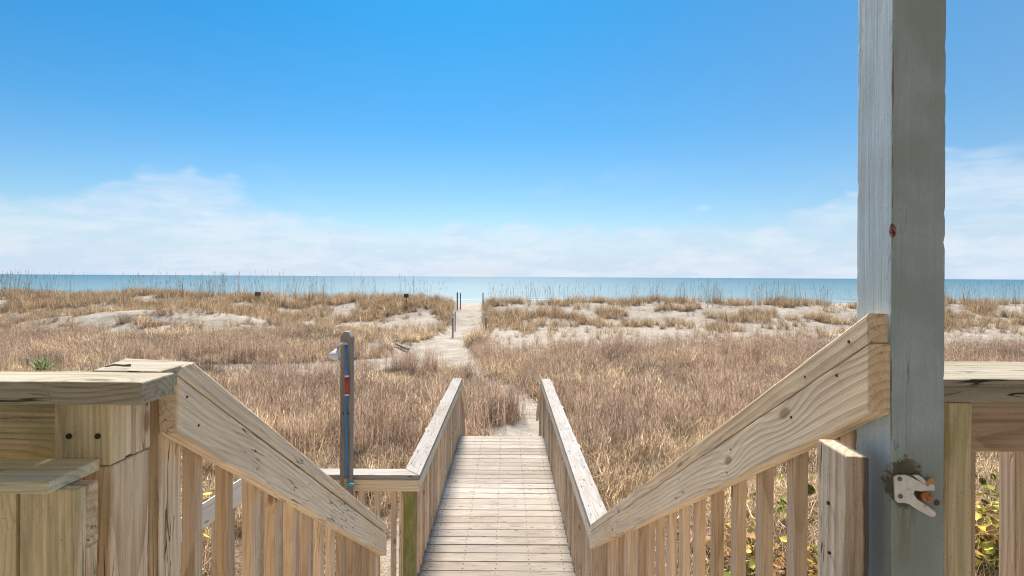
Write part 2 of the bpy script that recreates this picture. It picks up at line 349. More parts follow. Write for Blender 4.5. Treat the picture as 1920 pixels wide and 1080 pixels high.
# ------------------------------------------------------------------ terrain
def vnoise(x, y, seed=0):
    xi, yi = np.floor(x).astype(np.int64), np.floor(y).astype(np.int64); fx, fy = x-xi, y-yi
    fx = fx*fx*(3-2*fx); fy = fy*fy*(3-2*fy)
    def hsh(a, c):
        n = (a*374761393 + c*668265263 + seed*1442695041) & 0xffffffff
        n = ((n ^ (n >> 13))*1274126177) & 0xffffffff
        return ((n ^ (n >> 16)) & 0xffff)/65535.
    return (hsh(xi, yi)*(1-fx)+hsh(xi+1, yi)*fx)*(1-fy) + (hsh(xi, yi+1)*(1-fx)+hsh(xi+1, yi+1)*fx)*fy
def fbm(x, y, o=4, seed=0):
    t = 0; a = .5; s = 0
    for i in range(o): t = t + a*vnoise(x*2**i+i*17.3, y*2**i+i*9.1, seed+i); s += a; a *= .5
    return t/s
def sstep(a, c, v):
    t = np.clip((v-a)/(c-a), 0, 1); return t*t*(3-2*t)
PATH = [(.1, 9.2), (.5, 10.6), (.8, 12.4), (.5, 14.2), (-.2, 16), (-1.1, 18), (-2.3, 20.5), (-3.3, 23.5), (-3.1, 27), (-2.6, 31), (-2.65, 36), (-2.9, 41), (-3.1, 47), (-3.2, 60)]
PW = [.6, .42, .34, .28, .26, .40, 1.0, 1.75, 1.1, .95, .9, .95, 1.4, 3]
BR = [(-3.0, 22.0), (-4.1, 20.6), (-6.2, 19.4), (-8.6, 18.6), (-11, 18.8)]
BW = [1.5, 1.4, 1.3, 1.1, .5]
def pdist(x, y, P, Wd):                    # distance to the path minus its half width
    best = np.full(np.shape(x), 1e9)
    for (a, c), (e, f), w0, w1 in zip(P, P[1:], Wd, Wd[1:]):
        ux, uy = e-a, f-c; t = np.clip(((x-a)*ux+(y-c)*uy)/(ux*ux+uy*uy), 0, 1)
        best = np.minimum(best, np.hypot(x-a-ux*t, y-c-uy*t)-(w0+(w1-w0)*t))
    return best
def ridge_c(x): return 42 + 2.2*(fbm(x/9, x*0+3., 2, 5)-.5)*2
def H(x, y):
    x = np.asarray(x, float); y = np.asarray(y, float)
    z = .30*(fbm(x/6, y/6, 3, 1)-.5) + .06*(fbm(x/.8, y/.8, 3, 2)-.5)
    near = 1-sstep(6, 14, y)*1.0
    z = z*(1-.6*near)
    cr = np.interp(x, [-80, -40, -20, -9, -5, -1, 3, 14, 30, 60], [1.75, 1.65, 1.55, 1.40, 1.25, 1.12, 1.22, 1.28, 1.36, 1.5])
    cr = cr + .40*(fbm(x/3.2, x*0+y/5, 3, 8)-.5)
    rc = ridge_c(x)
    up = sstep(-10.5, .5, y-rc)
    up = up*(.80+.2*np.clip((y-rc+10)/10, 0, 1))
    z = z + cr*up
    z = z + 1.18*np.exp(-((x+21)/8.0)**2-((y-31.5)/3.2)**2)*(0.9+.3*fbm(x/2, y/2, 2, 4))
    z = z + .35*np.exp(-((x+8)/2.5)**2-((y-27)/2.2)**2)
    pd = pdist(x, y, PATH, PW)
    z = z - .30*sstep(.8, -.5, pd)*sstep(28, 38, y) - .07*sstep(.4, -.2, pd)
    # back of the foredune, the beach, the sea bed
    z = z - cr*sstep(1.5, 15, y-rc) - 2.0*sstep(2, 50, y-rc) - 1.6*sstep(40, 110, y-rc) - 4*sstep(90, 200, y-rc)
    return z
def axis_pts(segs):
    o = [segs[0][0]]
    for a, c, st in segs:
        n = max(1, int(round((c-a)/st))); o += [a+(c-a)*(i+1)/n for i in range(n)]
    return np.array(o)
gx = axis_pts([(-700, -120, 29), (-120, -46, 2), (-46, 46, .22), (46, 120, 2), (120, 700, 29)])
gy = axis_pts([(-120, -10, 10), (-10, 4, .7), (4, 50, .22), (50, 70, .8), (70, 260, 5)])
GX, GY = np.meshgrid(gx, gy)
GZ = H(GX, GY)
# footprints on the path and small ripples on open sand
GZ = GZ + .055*(fbm(GX/.35, GY/.35, 2, 77)-.5)*sstep(.6, -.2, pdist(GX, GY, PATH, PW))
def shrub_density(x, y):
    n = fbm(x/2.8, y/2.8, 3, 21); nb = fbm(x/7, y/7, 2, 31)
    lim = np.where(x > -1, 23.5+3.0*(nb-.5)*2, 31.0+4*(nb-.5)*2)
    d = sstep(1.6, -1.2, y-lim)*sstep(.16, .36, n)
    d = d*sstep(-.05, .35, pdist(x, y, PATH, PW)+(fbm(x/.7, y/.7, 2, 9)-.5)*.5)*sstep(-.05, .3, pdist(x, y, BR, BW))
    hill = np.exp(-((x+20)/8)**2-((y-29.5)/2.6)**2)
    d = d*(1-sstep(.25, .6, hill)*sstep(.32, .46, fbm(x/1.6, y/1.0, 4, 44)))
    d = d*(1-.9*np.exp(-((x+5.4)/2.2)**2-((y-24.6)/2.0)**2))
    # a bare opening beside the right path
    d = d*(1-.8*np.exp(-((x-6.2)/1.5)**2-((y-17.0)/.6)**2))
    d = d*(1-.85*np.exp(-((x-4.6)/.8)**2-((y-8.6)/.5)**2))
    foot = ((x > -1.45) & (x < 1.2) & (y < 9.6)) | ((x > -3.6) & (x < 3.0) & (y < 3.6)) | ((x > -3.6) & (x < 0) & (y < 5.2))
    return np.where(foot, 0, d)
def tuft_density(x, y):
    rc = ridge_c(x); n = fbm(x/1.9, y/1.3, 3, 61)
    left = sstep(-11.0, -6.0, y-rc+3*(fbm(x/3., y/3, 2, 17)-.5)*2)*sstep(2.5, .5, y-rc)*np.where(x < -3.2, sstep(.36, .52, n), sstep(.50, .60, n))
    band = np.exp(-((y-rc+5.6-1.1*np.sin(x/5))/.95)**2)*sstep(.40, .55, n)*(x > -1)
    strip = np.exp(-((y-rc+.2)/1.0)**2)*sstep(.44, .56, fbm(x/2.4, y/2, 2, 91))*.8
    mid = np.where(x < -3, .42, .12)*sstep(24, 27, y)*sstep(35, 31, y)*sstep(.50, .62, n)
    near_path = np.exp(-((x-.2)/1.7)**2-((y-35.5)/4.0)**2)*.9*sstep(.36, .5, n)
    d = np.maximum.reduce([left, band, strip, mid, near_path])
    pd = pdist(x, y, PATH, PW)
    edge = np.exp(-((pd-.35)/.4)**2)*sstep(30, 33, y)*sstep(44, 42, y)*sstep(.38, .5, fbm(x/1.2, y/1.5, 2, 13))
    return np.maximum(d, edge)*sstep(.0, .3, pd)
SH = shrub_density(GX, GY); TU = tuft_density(GX, GY)
veg = np.clip(np.maximum(SH, TU*.75), 0, 1)
nyy, nxx = GX.shape
me = bpy.data.meshes.new('dune_ground')
co = np.stack([GX, GY, GZ], -1).reshape(-1, 3)
ii = (np.arange(nyy-1)[:, None]*nxx + np.arange(nxx-1)[None, :]).reshape(-1)
fc = np.stack([ii, ii+1, ii+1+nxx, ii+nxx], -1).astype(np.int32)
me.vertices.add(len(co)); me.vertices.foreach_set('co', co.ravel().astype(np.float32))
me.loops.add(fc.size); me.loops.foreach_set('vertex_index', fc.ravel())
me.polygons.add(len(fc)); me.polygons.foreach_set('loop_start', np.arange(0, fc.size, 4, dtype=np.int32)); me.polygons.foreach_set('loop_total', np.full(len(fc), 4, dtype=np.int32))
me.polygons.foreach_set('use_smooth', np.ones(len(fc), dtype=bool))
me.update(); me.validate()
at_ = me.attributes.new('veg', 'FLOAT', 'POINT'); at_.data.foreach_set('value', veg.ravel().astype(np.float32))
m, b, p = mat_new('dune_sand')
g = b.n('ShaderNodeNewGeometry').outputs['Position']
va = b.n('ShaderNodeAttribute', attribute_name='veg').outputs['Fac']
n1 = b.noise(g, .7, 4, .6); n2 = b.noise(g, 9, 5, .65); n3 = b.noise(g, 70, 3, .7)
c = b.mix(b.mr(n1, .35, .65), (.395, .345, .28), (.485, .44, .375))
c = b.mix(b.m('MULTIPLY', b.mr(n2, .45, .7), .35), c, (.40, .32, .235))
c = b.mix(b.m('MULTIPLY', b.m('MULTIPLY', b.mr(n3, .52, .60), b.mr(b.noise(g, 1.3, 4, .6), .42, .58)), .75), c, (.17, .125, .09))
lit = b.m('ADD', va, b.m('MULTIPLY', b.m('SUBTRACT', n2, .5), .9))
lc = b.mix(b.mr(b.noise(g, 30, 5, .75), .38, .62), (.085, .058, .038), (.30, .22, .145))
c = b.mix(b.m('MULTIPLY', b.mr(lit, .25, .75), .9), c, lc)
b.put(p.inputs['Base Color'], c); b.put(p.inputs['Roughness'], .95); b.put(p.inputs['Specular IOR Level'], .1)
hb = b.m('ADD', b.m('ADD', b.m('MULTIPLY', n2, .8), b.m('MULTIPLY', n3, .12)), b.m('MULTIPLY', b.vor(g, 2.6, 'SMOOTH_F1'), 1.1))
b.put(p.inputs['Normal'], b.n('ShaderNodeBump', ins={'Strength': .8, 'Distance': .10, 'Height': hb}).outputs[0])
M['sand'] = m
tag(link('dune_ground', me, m, Matrix.Identity(4)), kind='structure')

# ------------------------------------------------------------------ sea
SEA = CZ-6.6
m, b, p = mat_new('sea_water')
g = b.n('ShaderNodeNewGeometry').outputs['Position']
gxx, gyy, gzz = b.xyz(g)[:3]
dist = b.m('DIVIDE', gyy, 2000.)
nn = b.noise(b.mapv(g, (.004, .02, 1)), 1, 4, .6)
cc = b.ramp(b.m('ADD', b.mr(b.m('LOGARITHM', gyy, 10), 2.05, 3.9, 0, 1, False), b.m('MULTIPLY', b.m('SUBTRACT', nn, .5), .18)),
            [(0, (.22, .30, .325)), (.16, (.15, .245, .29)), (.45, (.085, .18, .235)), (.8, (.058, .155, .22)), (1, (.050, .142, .205))])
# breaking foam along the shore
fw = b.noise(b.mapv(g, (.035, .16, 1)), 1, 5, .6)
foam = b.m('MULTIPLY', b.mr(fw, .54, .62), b.mr(gyy, 126, 185, 1, 0))
streak = b.noise(b.mapv(g, (.0022, .028, 1)), 1, 5, .65)
cc = b.mix(b.m('MULTIPLY', b.mr(streak, .50, .68), .28), cc, (.15, .27, .32))
cc = b.mix(b.m('MULTIPLY', foam, .75), cc, (.78, .82, .82))
b.put(p.inputs['Base Color'], cc); b.put(p.inputs['Roughness'], .5); b.put(p.inputs['Specular IOR Level'], .06)
wv = b.m('ADD', b.m('MULTIPLY', b.noise(b.mapv(g, (.12, .5, 1)), 1, 5, .6), 1.), b.m('MULTIPLY', b.noise(b.mapv(g, (.02, .09, 1)), 1, 3, .5), 2.))
b.put(p.inputs['Normal'], b.n('ShaderNodeBump', ins={'Strength': .55, 'Distance': .8, 'Height': wv}).outputs[0])
sx = [-30000, -3000, -400, 400, 3000, 30000]; sy = [60, 200, 1000, 5000, 40000]
bm = bmesh.new(); gr = [[bm.verts.new((x, y, SEA)) for x in sx] for y in sy]
for a, c in zip(gr, gr[1:]):
    for i in range(len(sx)-1): bm.faces.new((a[i], a[i+1], c[i+1], c[i]))
tag(link('sea', bm_mesh('sea', bm), m, Matrix.Identity(4)), kind='structure')

# ------------------------------------------------------------------ timber: the upper deck, the stair, the boardwalk
DECK, WALK = -1.09, -2.46                  # surface heights relative to the eye
T = .038                                   # board thickness
RW = .14                                   # width of a two by six
XL, XR = -.70, .545                        # edges of the boardwalk
PIT = .1445
NAIL = bpy.data.meshes.new('nails')
def nails_obj(name, pts, normal, rad, mat, parent, h=.0015):      # many nail heads joined: too small to pick apart
    bm = bmesh.new(); n = Vector(normal).normalized(); u = n.orthogonal().normalized(); v = n.cross(u); o0 = Vector(pts[0])
    for q in pts:
        q = Vector(q)-o0; r = rad*random.uniform(.8, 1.2); k = 7
        a = [bm.verts.new(q+(u*math.cos(2*math.pi*i/k)+v*math.sin(2*math.pi*i/k))*r-n*.001) for i in range(k)]
        c = [bm.verts.new(q+(u*math.cos(2*math.pi*i/k)+v*math.sin(2*math.pi*i/k))*r*.85+n*h) for i in range(k)]
        bm.faces.new(c)
        for i in range(k): bm.faces.new((a[i], a[(i+1) % k], c[(i+1) % k], c[i]))
    bmesh.ops.recalc_face_normals(bm, faces=bm.faces[:])
    o = link(name, bm_mesh(name, bm), mat, Matrix.Translation(o0), parent); o['kind'] = 'stuff'; return o

UP = (0, 0, 1)
# boardwalk
bw = empty('boardwalk', V(-.08, 6, WALK-.9), 'long weathered boardwalk of cross planks leading from the stair foot to the sandy path', 'boardwalk')
d = 2.99; npts = []
while d < 8.09:
    w_ = .1412; y = d+PIT/2; tilt = random.uniform(-.0015, .0015); e0, e1 = random.uniform(-.008, .008), random.uniform(-.008, .008)
    beam('plank', V(XL-.09+e0, y, WALK-T/2+tilt), V(XR+.09+e1, y, WALK-T/2+random.uniform(-.002, .002)), w_-random.uniform(0, .005), T, UP, M['plank'], bw, .004)
    for xx in (XL+.05, -.36, -.08, .21, XR-.05):
        for yy in (-.038, .038): npts.append(V(xx+random.uniform(-.008, .008), y+yy+random.uniform(-.006, .006), WALK+tilt+.0015))
    d += PIT
nails_obj('nail_heads', npts, UP, .0055, M['dark_metal'], bw)
for xx in (XL-.03, -.08, XR+.03):
    beam('joist', V(xx, 3.0, WALK-T-.094), V(xx, 8.08, WALK-T-.094), .038, .184, UP, M['bal'], bw)
for yy in (3.2, 4.9, 6.5, 7.95):
    for xx in (XL-.01, XR+.01): beam('pier', V(xx, yy, WALK-T-.19), V(xx, yy, -CZ-.3), .14, .14, (0, 1, 0), M['old'], bw)
# landing that turns left to the shower and the side steps
ld = empty('shower_landing', V(-1.4, 3.7, WALK-.9), 'low plank landing left of the stair foot, under the outdoor shower', 'landing')
y = 3.06
while y < 4.2:
    beam('plank', V(-2.05, y, WALK-T/2-.001), V(XL-.10, y, WALK-T/2-.001), .138, T, UP, M['plank'], ld, .004); y += PIT
for xx in (-2.0, -1.4, -.86): beam('joist', V(xx, 3.0, WALK-T-.094), V(xx, 4.22, WALK-T-.094), .038, .184, UP, M['bal'], ld)
for xx in (-2.0, -.95): beam('pier', V(xx+.06, 4.1, WALK-T-.19), V(xx+.06, 4.1, -CZ-.3), .09, .09, (0, 1, 0), M['old'], ld)
# side steps down to the left
ss = empty('side_steps', V(-2.4, 3.6, WALK-.9), 'wooden steps going down to the left from the shower landing', 'steps')
for k in range(3):
    zz = WALK-.20*(k+1); x0 = -2.07-.31*k
    for q in (0, 1): beam('tread', V(x0-.075-.15*q, 3.02, zz-T/2), V(x0-.075-.15*q, 4.2, zz-T/2), .14, T, UP, M['plank'], ss)
for yy in (3.05, 4.17):
    extrude('stringer', [V(-2.06, yy, WALK-.05), V(-2.06, yy, WALK-.35), V(-2.75, yy, -CZ-.05), V(-3.05, yy, -CZ-.05), V(-3.05, yy, WALK-.72)], (0, .038, 0), (-1, 0, -.65), (0, 0, 1), M['bal'], ss)
# end steps down to the sand
es = empty('end_steps', V(-.08, 8.8, WALK-.9), 'short flight of wooden steps at the far end of the boardwalk', 'steps')
for k in range(3):
    zz = WALK-.20*(k+1); y0 = 8.10+.30*k
    for q in (0, 1): beam('tread', V(XL-.05, y0+.075+.145*q, zz-T/2), V(XR+.05, y0+.075+.145*q, zz-T/2), .14, T, UP, M['plank'], es)
for xx in (XL-.04, XR+.003):
    extrude('stringer', [V(xx, 8.12, WALK-.05), V(xx, 8.12, WALK-.35), V(xx, 8.8, -CZ-.05), V(xx, 9.05, -CZ-.05), V(xx, 9.05, WALK-.66)], (.038, 0, 0), (0, 1, -.65), (0, 0, 1), M['bal'], es)
# upper deck and stair
dk = empty('upper_deck', V(0, 0, DECK-1.9), 'plank floor of the porch deck at the head of the stair', 'deck')
y = 1.10
while y > -1.9:
    beam('plank', V(-3, y, DECK-T/2), V(3, y, DECK-T/2), .138, T, UP, M['plank'], dk, .004); y -= PIT
for yy in (1.15, -.4, -1.9): beam('joist', V(-3, yy-.03, DECK-T-.094), V(3, yy-.03, DECK-T-.094), .038, .184, UP, M['bal'], dk)
for xx in (-2.8, -.9, .95, 2.8):
    for yy in (1.02, -1.8): beam('pier', V(xx, yy, DECK-T-.19), V(xx, yy, -CZ-.3), .14, .14, (0, 1, 0), M['old'], dk)
st = empty('main_stair', V(0, 2, DECK-1.9), 'wooden stair from the porch deck down to the boardwalk', 'stair')
for k in range(6):
    zz = DECK-.1957*(k+1); y0 = 1.18+.30*k
    for q in (0, 1): beam('tread', V(-.62, y0+.075+.145*q, zz-T/2), V(.52, y0+.075+.145*q, zz-T/2), .14, T, UP, M['plank'], st)
for xx in (-.672, .532):
    extrude('stringer', [V(xx, 1.17, DECK-.06), V(xx, 1.17, DECK-.36), V(xx, 2.97, WALK-.25), V(xx, 2.97, WALK+.14)], (.032, 0, 0), (0, 1, -.65), (0, 0, 1), M['bal'], st)

# ---- railing builders
RT = -1.546                                # cap top of the low rails
def low_rail_y(name, label, xin, sgn, y0, y1, mit, capmat, gap, ybal):  # a level rail along the boardwalk; sgn is the outward side
    t = empty(name, V(xin, (y0+y1)/2, WALK), label, 'railing', 'railings along the boardwalk')
    xo = xin+sgn*RW
    top = [V(xin, y0, RT), V(xin, y1, RT), V(xo, y1, RT), V(xo, y0+mit, RT)]
    extrude('cap_board', [p_ for p_ in top], (0, 0, -T), (0, 1, 0), UP, capmat, t, .004, .0012)
    xs = xin+sgn*(T/2+.001)
    beam('side_board', V(xs, y0+.004, RT-T-.001-.0445), V(xs, y1-.002, RT-T-.001-.0445), T, .089, UP, M['railside'], t, .003)
    xb = xin+sgn*(T+.021); k = 0; y = y0+ybal
    while y < y1-.05:
        beam('baluster', V(xb, y, RT-T-.003), V(xb+random.uniform(-.002, .002), y+random.uniform(-.003, .003), WALK-.15), .033, .031, (0, 1, 0), M['bal'], t, .002)
        y += gap; k += 1
    for yy in np.linspace(y0+.18, y1-.09, 4):
        beam('post', V(xb+sgn*.066, float(yy), RT-T-.003), V(xb+sgn*.066, float(yy), WALK-.2), .089, .089, (0, 1, 0), M['railside'], t)
    nn_ = [V(xin+sgn*xx_, float(q)+random.uniform(-.02, .02), RT+.0015) for q in np.linspace(y0+.25, y1-.1, 13) for xx_ in (.03, .108)]
    nails_obj('nail_heads', nn_, UP, .005, M['dark_metal'], t)
    return t
low_rail_y('boardwalk_railing', 'left boardwalk railing, cornering into the rail behind the shower post', -.668, -1, 4.12, 8.06, RW, M['cap'], .128, .16)
low_rail_y('boardwalk_railing', 'right boardwalk railing, with a pale cap meeting the foot of the stair rail', .532, 1, 3.318, 8.06, 0, M['cap'], .128, .10)
# end-step rails
for xin, sgn, lab in ((-.668, -1, 'left descending handrail at the far end of the boardwalk'), (.532, 1, 'right descending handrail at the far end of the boardwalk')):
    t = empty('step_railing', V(xin, 8.7, WALK-.8), lab, 'railing', 'handrails of the end steps')
    s_ = .66; y0, y1 = 8.063, 9.35
    zt = lambda q: RT-s_*(q-8.06)
    extrude('cap_board', [V(xin, y0, zt(y0)), V(xin, y1, zt(y1)), V(xin, y1, zt(y1)-.045), V(xin, y0, zt(y0)-.045)], (sgn*RW, 0, 0), (0, 1, -s_), UP, M['bal'], t, .003)
    extrude('side_board', [V(xin, y0, zt(y0)-.046), V(xin, y1-.01, zt(y1-.01)-.046), V(xin, y1-.01, zt(y1-.01)-.15), V(xin, y0, zt(y0)-.15)], (sgn*T, 0, 0), (0, 1, -s_), UP, M['bal'], t, .003)
    q = y0+.09
    while q < y1-.05:
        beam('baluster', V(xin+sgn*(T+.021), q, zt(q+.02)-.05), V(xin+sgn*(T+.021), q, zt(q)-.95), .038, .038, (0, 1, 0), M['bal'], t, .002); q += .128
    beam('post', V(xin+sgn*(T+.087), y1-.08, zt(y1-.04)-.05), V(xin+sgn*(T+.087), y1-.08, -CZ-.3), .089, .089, (0, 1, 0), M['bal'], t)
# the rail behind the shower and down the side steps
t = empty('landing_railing', V(-1.4, 4.2, WALK), 'level rail behind the shower post, dropping to the left along the side steps', 'railing')
XE = -2.0; yi = 4.12
extrude('cap_board', [V(-.672, yi, RT), V(-.672-.136, yi+RW-.002, RT), V(XE, yi+RW-.002, RT), V(XE, yi, RT)], (0, 0, -T), (1, 0, 0), UP, M['cap'], t, .004, .0012)
beam('side_board', V(-.672, yi+.02, RT-T-.0455), V(XE, yi+.02, RT-T-.0455), T, .089, UP, M['railside'], t)
s_ = .66; xa, xb_ = XE-.003, XE-1.35; zt = lambda q: RT+s_*(q-XE)
extrude('cap_board', [V(xa, yi, zt(xa)), V(xb_, yi, zt(xb_)), V(xb_, yi, zt(xb_)-.045), V(xa, yi, zt(xa)-.045)], (0, RW, 0), (-1, 0, -s_), UP, M['bleached'], t, .004)
extrude('side_board', [V(xa, yi, zt(xa)-.047), V(xb_, yi, zt(xb_)-.047), V(xb_, yi, zt(xb_)-.190), V(xa, yi, zt(xa)-.190)], (0, T, 0), (-1, 0, -s_), UP, M['bleached'], t)
q = -.88
while q > -3.2:
    zz = RT-T-.003 if q > XE else zt(q-.02)-.05
    beam('baluster', V(q, yi+T+.021, zz), V(q, yi+T+.021, min(WALK-.15, zz-.92)), .038, .038, (0, 1, 0), M['bal'], t, .002); q -= .128
beam('newel_post', V(-.757, yi+.088, RT-T-.09), V(-.757, yi+.088, WALK-.3), .089, .089, (0, 1, 0), M['mossy'], t, label='green mossy corner post under the rail')
beam('post', V(XE+.05, yi+.105, RT-T-.003), V(XE+.05, yi+.105, WALK-.3), .089, .089, (0, 1, 0), M['railside'], t)
beam('trim_strip', V(-.826, yi+.06, RT-T-.09), V(-.826, yi+.06, WALK-.3), .022, .022, (0, 1, 0), M['railside'], t)

# right stair railing
SR = .590; zr = lambda q: RT-SR*(q-3.312)
t = empty('stair_railing', V(.55, 2, WALK), 'right stair railing, running up from the boardwalk to the grey porch post', 'railing', 'railings of the main stair')
ye = .777; yb = PS+.775+.006
plan = [(.53, ye), (.5605, ye), (.5605, yb), (.672, yb), (.672, 3.312), (.53, 3.312)]
n_ = len(plan); vs = [V(x, y, zr(y)) for x, y in plan]+[V(x, y, zr(y)-T/.861) for x, y in plan]
solid('cap_board', vs, [list(range(n_)), list(range(n_, 2*n_))[::-1]]+[[i, (i+1) % n_, n_+(i+1) % n_, n_+i] for i in range(n_)], (0, 1, -SR), UP, M['rail'], t, .0025, .0010)
ct, sb = T/.861+.001, (T+.089)/.861+.001
ys = .7735
extrude('side_board', [V(.5303, ys, zr(ys)-ct), V(.5303, 3.36, zr(3.36)-ct), V(.5303, 3.33, zr(3.33)-sb), V(.5303, ys, zr(ys)-sb)], (.032, 0, 0), (0, 1, -SR), UP, M['rail'], t, .0035, .0010)
q = 3.20
while q > .9:
    beam('baluster', V(.586, q, zr(q+.019)-ct-.002), V(.582+random.uniform(-.002, .002), q, max(WALK-.1, DECK-.15-.65*max(0, q-1.15))), .028, .029, (0, 1, 0), M['bal'], t, .002); q -= .1335
beam('baluster', V(.584, .887, zr(.91)-ct-.002), V(.584, .887, DECK-.1), .030, .034, (0, 1, 0), M['rail'], t, .002)
nn_ = [V(.529, y_, zr(y_)-k_) for y_, k_ in ((.82, .022), (.85, .062), (.94, .028), (.985, .085), (1.25, .075), (1.27, .125), (1.62, .07), (1.65, .12), (1.95, .10), (2.3, .07), (2.32, .12), (2.8, .08), (3.1, .10), (3.2, .12))]
nails_obj('nail_heads', nn_, (-1, 0, 0), .0026, M['hole'], t, .0002)
# stub of two by four against the rail foot
t = empty('gate_stop', V(.51, .81, DECK), 'short upright two-by-four with a split top, against the grey post under the right stair rail', 'post')
g0 = [V(.497, .771, -.2585), V(.5295, .771, -.2600), V(.5290, .846, -.2570), V(.4975, .846, -.2555)]
g1 = [Vector((p_.x, p_.y, DECK+CZ+.002)) for p_ in g0]
solid('upright', g0+g1, [[0, 1, 2, 3], [7, 6, 5, 4], [0, 4, 5, 1], [1, 5, 6, 2], [2, 6, 7, 3], [3, 7, 4, 0]], (0, 0, 1), (0, 1, 0), M['gatew'], t, .003, .0014)
nails_obj('nail_heads', [V(.4963, .815, -.345), V(.4963, .812, -.42)], (-1, 0, 0), .003, M['hole'], t)

# left stair railing
SL = .655; zl = lambda q: -.178-SL*(q-1.088); XI = -.638
t = empty('stair_railing', V(XI, 2, WALK), 'left stair railing, ending free above the foot of the stair', 'railing', 'railings of the main stair')
y0, y1 = 1.030, 2.850
extrude('cap_board', [V(XI, 1.083, zl(1.088)), V(XI, y1, zl(y1)), V(XI, y1, zl(y1)-.044), V(XI, y0, -.190-.003), V(XI, 1.045, -.1795)], (-RW, 0, 0), (0, 1, -SL), UP, M['railside'], t, .0025, .0008)
zs = lambda q: -.194-SL*(q-1.030)-.002
extrude('side_board', [V(XI, y0, zs(y0)), V(XI, y1+.004, zs(y1+.004)), V(XI, y1+.004, zs(y1)-.118), V(XI, y0, zs(y0)-.112)], (-T, 0, 0), (0, 1, -SL), UP, M['railside'], t, .0035, .0010)
q = 1.175
while q < 2.78:
    beam('baluster', V(XI-T-.018, q, zs(q+.02)-.002), V(XI-T-.018+random.uniform(-.002, .002), q, max(WALK-.1, DECK-.15-.65*max(0, q-1.15))), .031, .028, (0, 1, 0), M['bal'], t, .002); q += .1325
beam('newel_post', V(XI-T-.045, 1.072, zs(1.03)-.035), V(XI-T-.045, 1.072, DECK-.1), .0885, .07, (0, 1, 0), M['orange'], t, .003, .0010)
beam('newel_post', V(XI-T-.050, 2.80, zs(2.84)-.035), V(XI-T-.050, 2.80, WALK-.1), .0885, .07, (0, 1, 0), M['railside'], t)
nn_ = [V(XI+.0012, y_, zs(y_)-k_) for y_, k_ in ((1.06, .028), (1.10, .07), (1.35, .04), (1.36, .085), (1.72, .03), (1.95, .09), (2.2, .04), (2.21, .08), (2.6, .04), (2.61, .09))]
nails_obj('nail_heads', nn_, (1, 0, 0), .0026, M['hole'], t, .0002)

# left deck railing
t = empty('deck_railing', V(-1.5, .95, DECK), 'old olive deck railing at the left, level cap over bolted blocks', 'railing', 'railings of the upper deck')
zc = -.1776
extrude('cap_board', [V(-.605, .878, zc), V(-.604, .9675, zc), V(-3, 1.008, zc), V(-3, .878, zc)], (0, 0, -.0385), (1, 0, 0), UP, M['oldcap'], t, .003, .0014)
extrude('cap_board', [V(-.640, .9715, zc+.0008), V(-.640, 1.083, zc+.0008), V(-.806, 1.124, zc+.0008), V(-.763, .9765, zc+.0008)], (0, 0, -.0385), (1, 0, 0), UP, M['oldcap'], t, .002)
beam('sub_rail', V(-.775, .975, zc-.0395-.059), V(-3, .975, zc-.0395-.059), .038, .118, UP, M['old'], t)
zb = -.324
beam('bolted_block', V(-.7195, .919, zc-.0395), V(-.7195, .919, zb), .0380, .095, (1, 0, 0), M['old'], t, .002, .0008)
beam('spacer_block', V(-.7200, .9475, zc-.0395), V(-.7200, .9475, zb+.002), .0160, .093, (1, 0, 0), M['railside'], t, .0015)
beam('spacer_block', V(-.7200, .9800, zc-.0395), V(-.7200, .9800, zb-.001), .0460, .094, (1, 0, 0), M['orange'], t, .002, .0008)
beam('deck_post', V(-.720, .9495, zb-.002), V(-.720, .9495, DECK), .0960, .0975, (1, 0, 0), M['orange'], t, .003, .0012)
for px_, py_ in ((129, 818), (183, 818)):
    c_ = at(px_, py_, .899)
    tube('bolt_hole', [c_+Vector((0, -.0012, 0)), c_+Vector((0, .004, 0))], .0048, M['hole'], t, 12)
for q in np.arange(-.86, -2.9, -.125):
    beam('baluster', V(float(q), 1.015, zc-.04), V(float(q), 1.015, DECK), .038, .038, (0, 1, 0), M['bal'], t, .002)
beam('deck_post', V(-2.9, 1.05, zc-.04), V(-2.9, 1.05, DECK), .089, .089, (1, 0, 0), M['old'], t)
# the low fence section in front of it
t = empty('low_gate_panel', V(-1.2, .85, DECK), 'low board panel with a green-tinged top shelf, in front of the left deck railing', 'gate')
zp = -.3125
extrude('top_shelf', [V(-.690, .800, zp), V(-.6885, .900, zp), V(-2.2, .900, zp), V(-2.2, .800, zp)], (0, 0, -.0195), (1, 0, 0), UP, M['shelf'], t, .002, .0012)
beam('stile', V(-.7065, .8285, zp-.020), V(-.7065, .8285, DECK+.03), .0180, .0895, (1, 0, 0), M['old'], t, .002, .0010)
beam('cross_rail', V(-.6610, .8500, zp-.0205-.049), V(-2.2, .8500, zp-.0205-.049), .0235, .098, UP, M['orange'], t, .002)
beam('stile', V(-.7065, .8510, zp-.120), V(-.7065, .8510, DECK+.03), .0220, .0885, (1, 0, 0), M['orange'], t, .002)
for q in np.arange(-.800, -2.2, -.098):
    beam('picket', V(float(q), .8285, zp-.020), V(float(q), .8285, DECK+.03), .0180, .083, (1, 0, 0), M['old'], t, .002)
beam('cross_rail', V(-.752, .8500, DECK+.15), V(-2.2, .8500, DECK+.15), .0235, .09, UP, M['old'], t, .002)

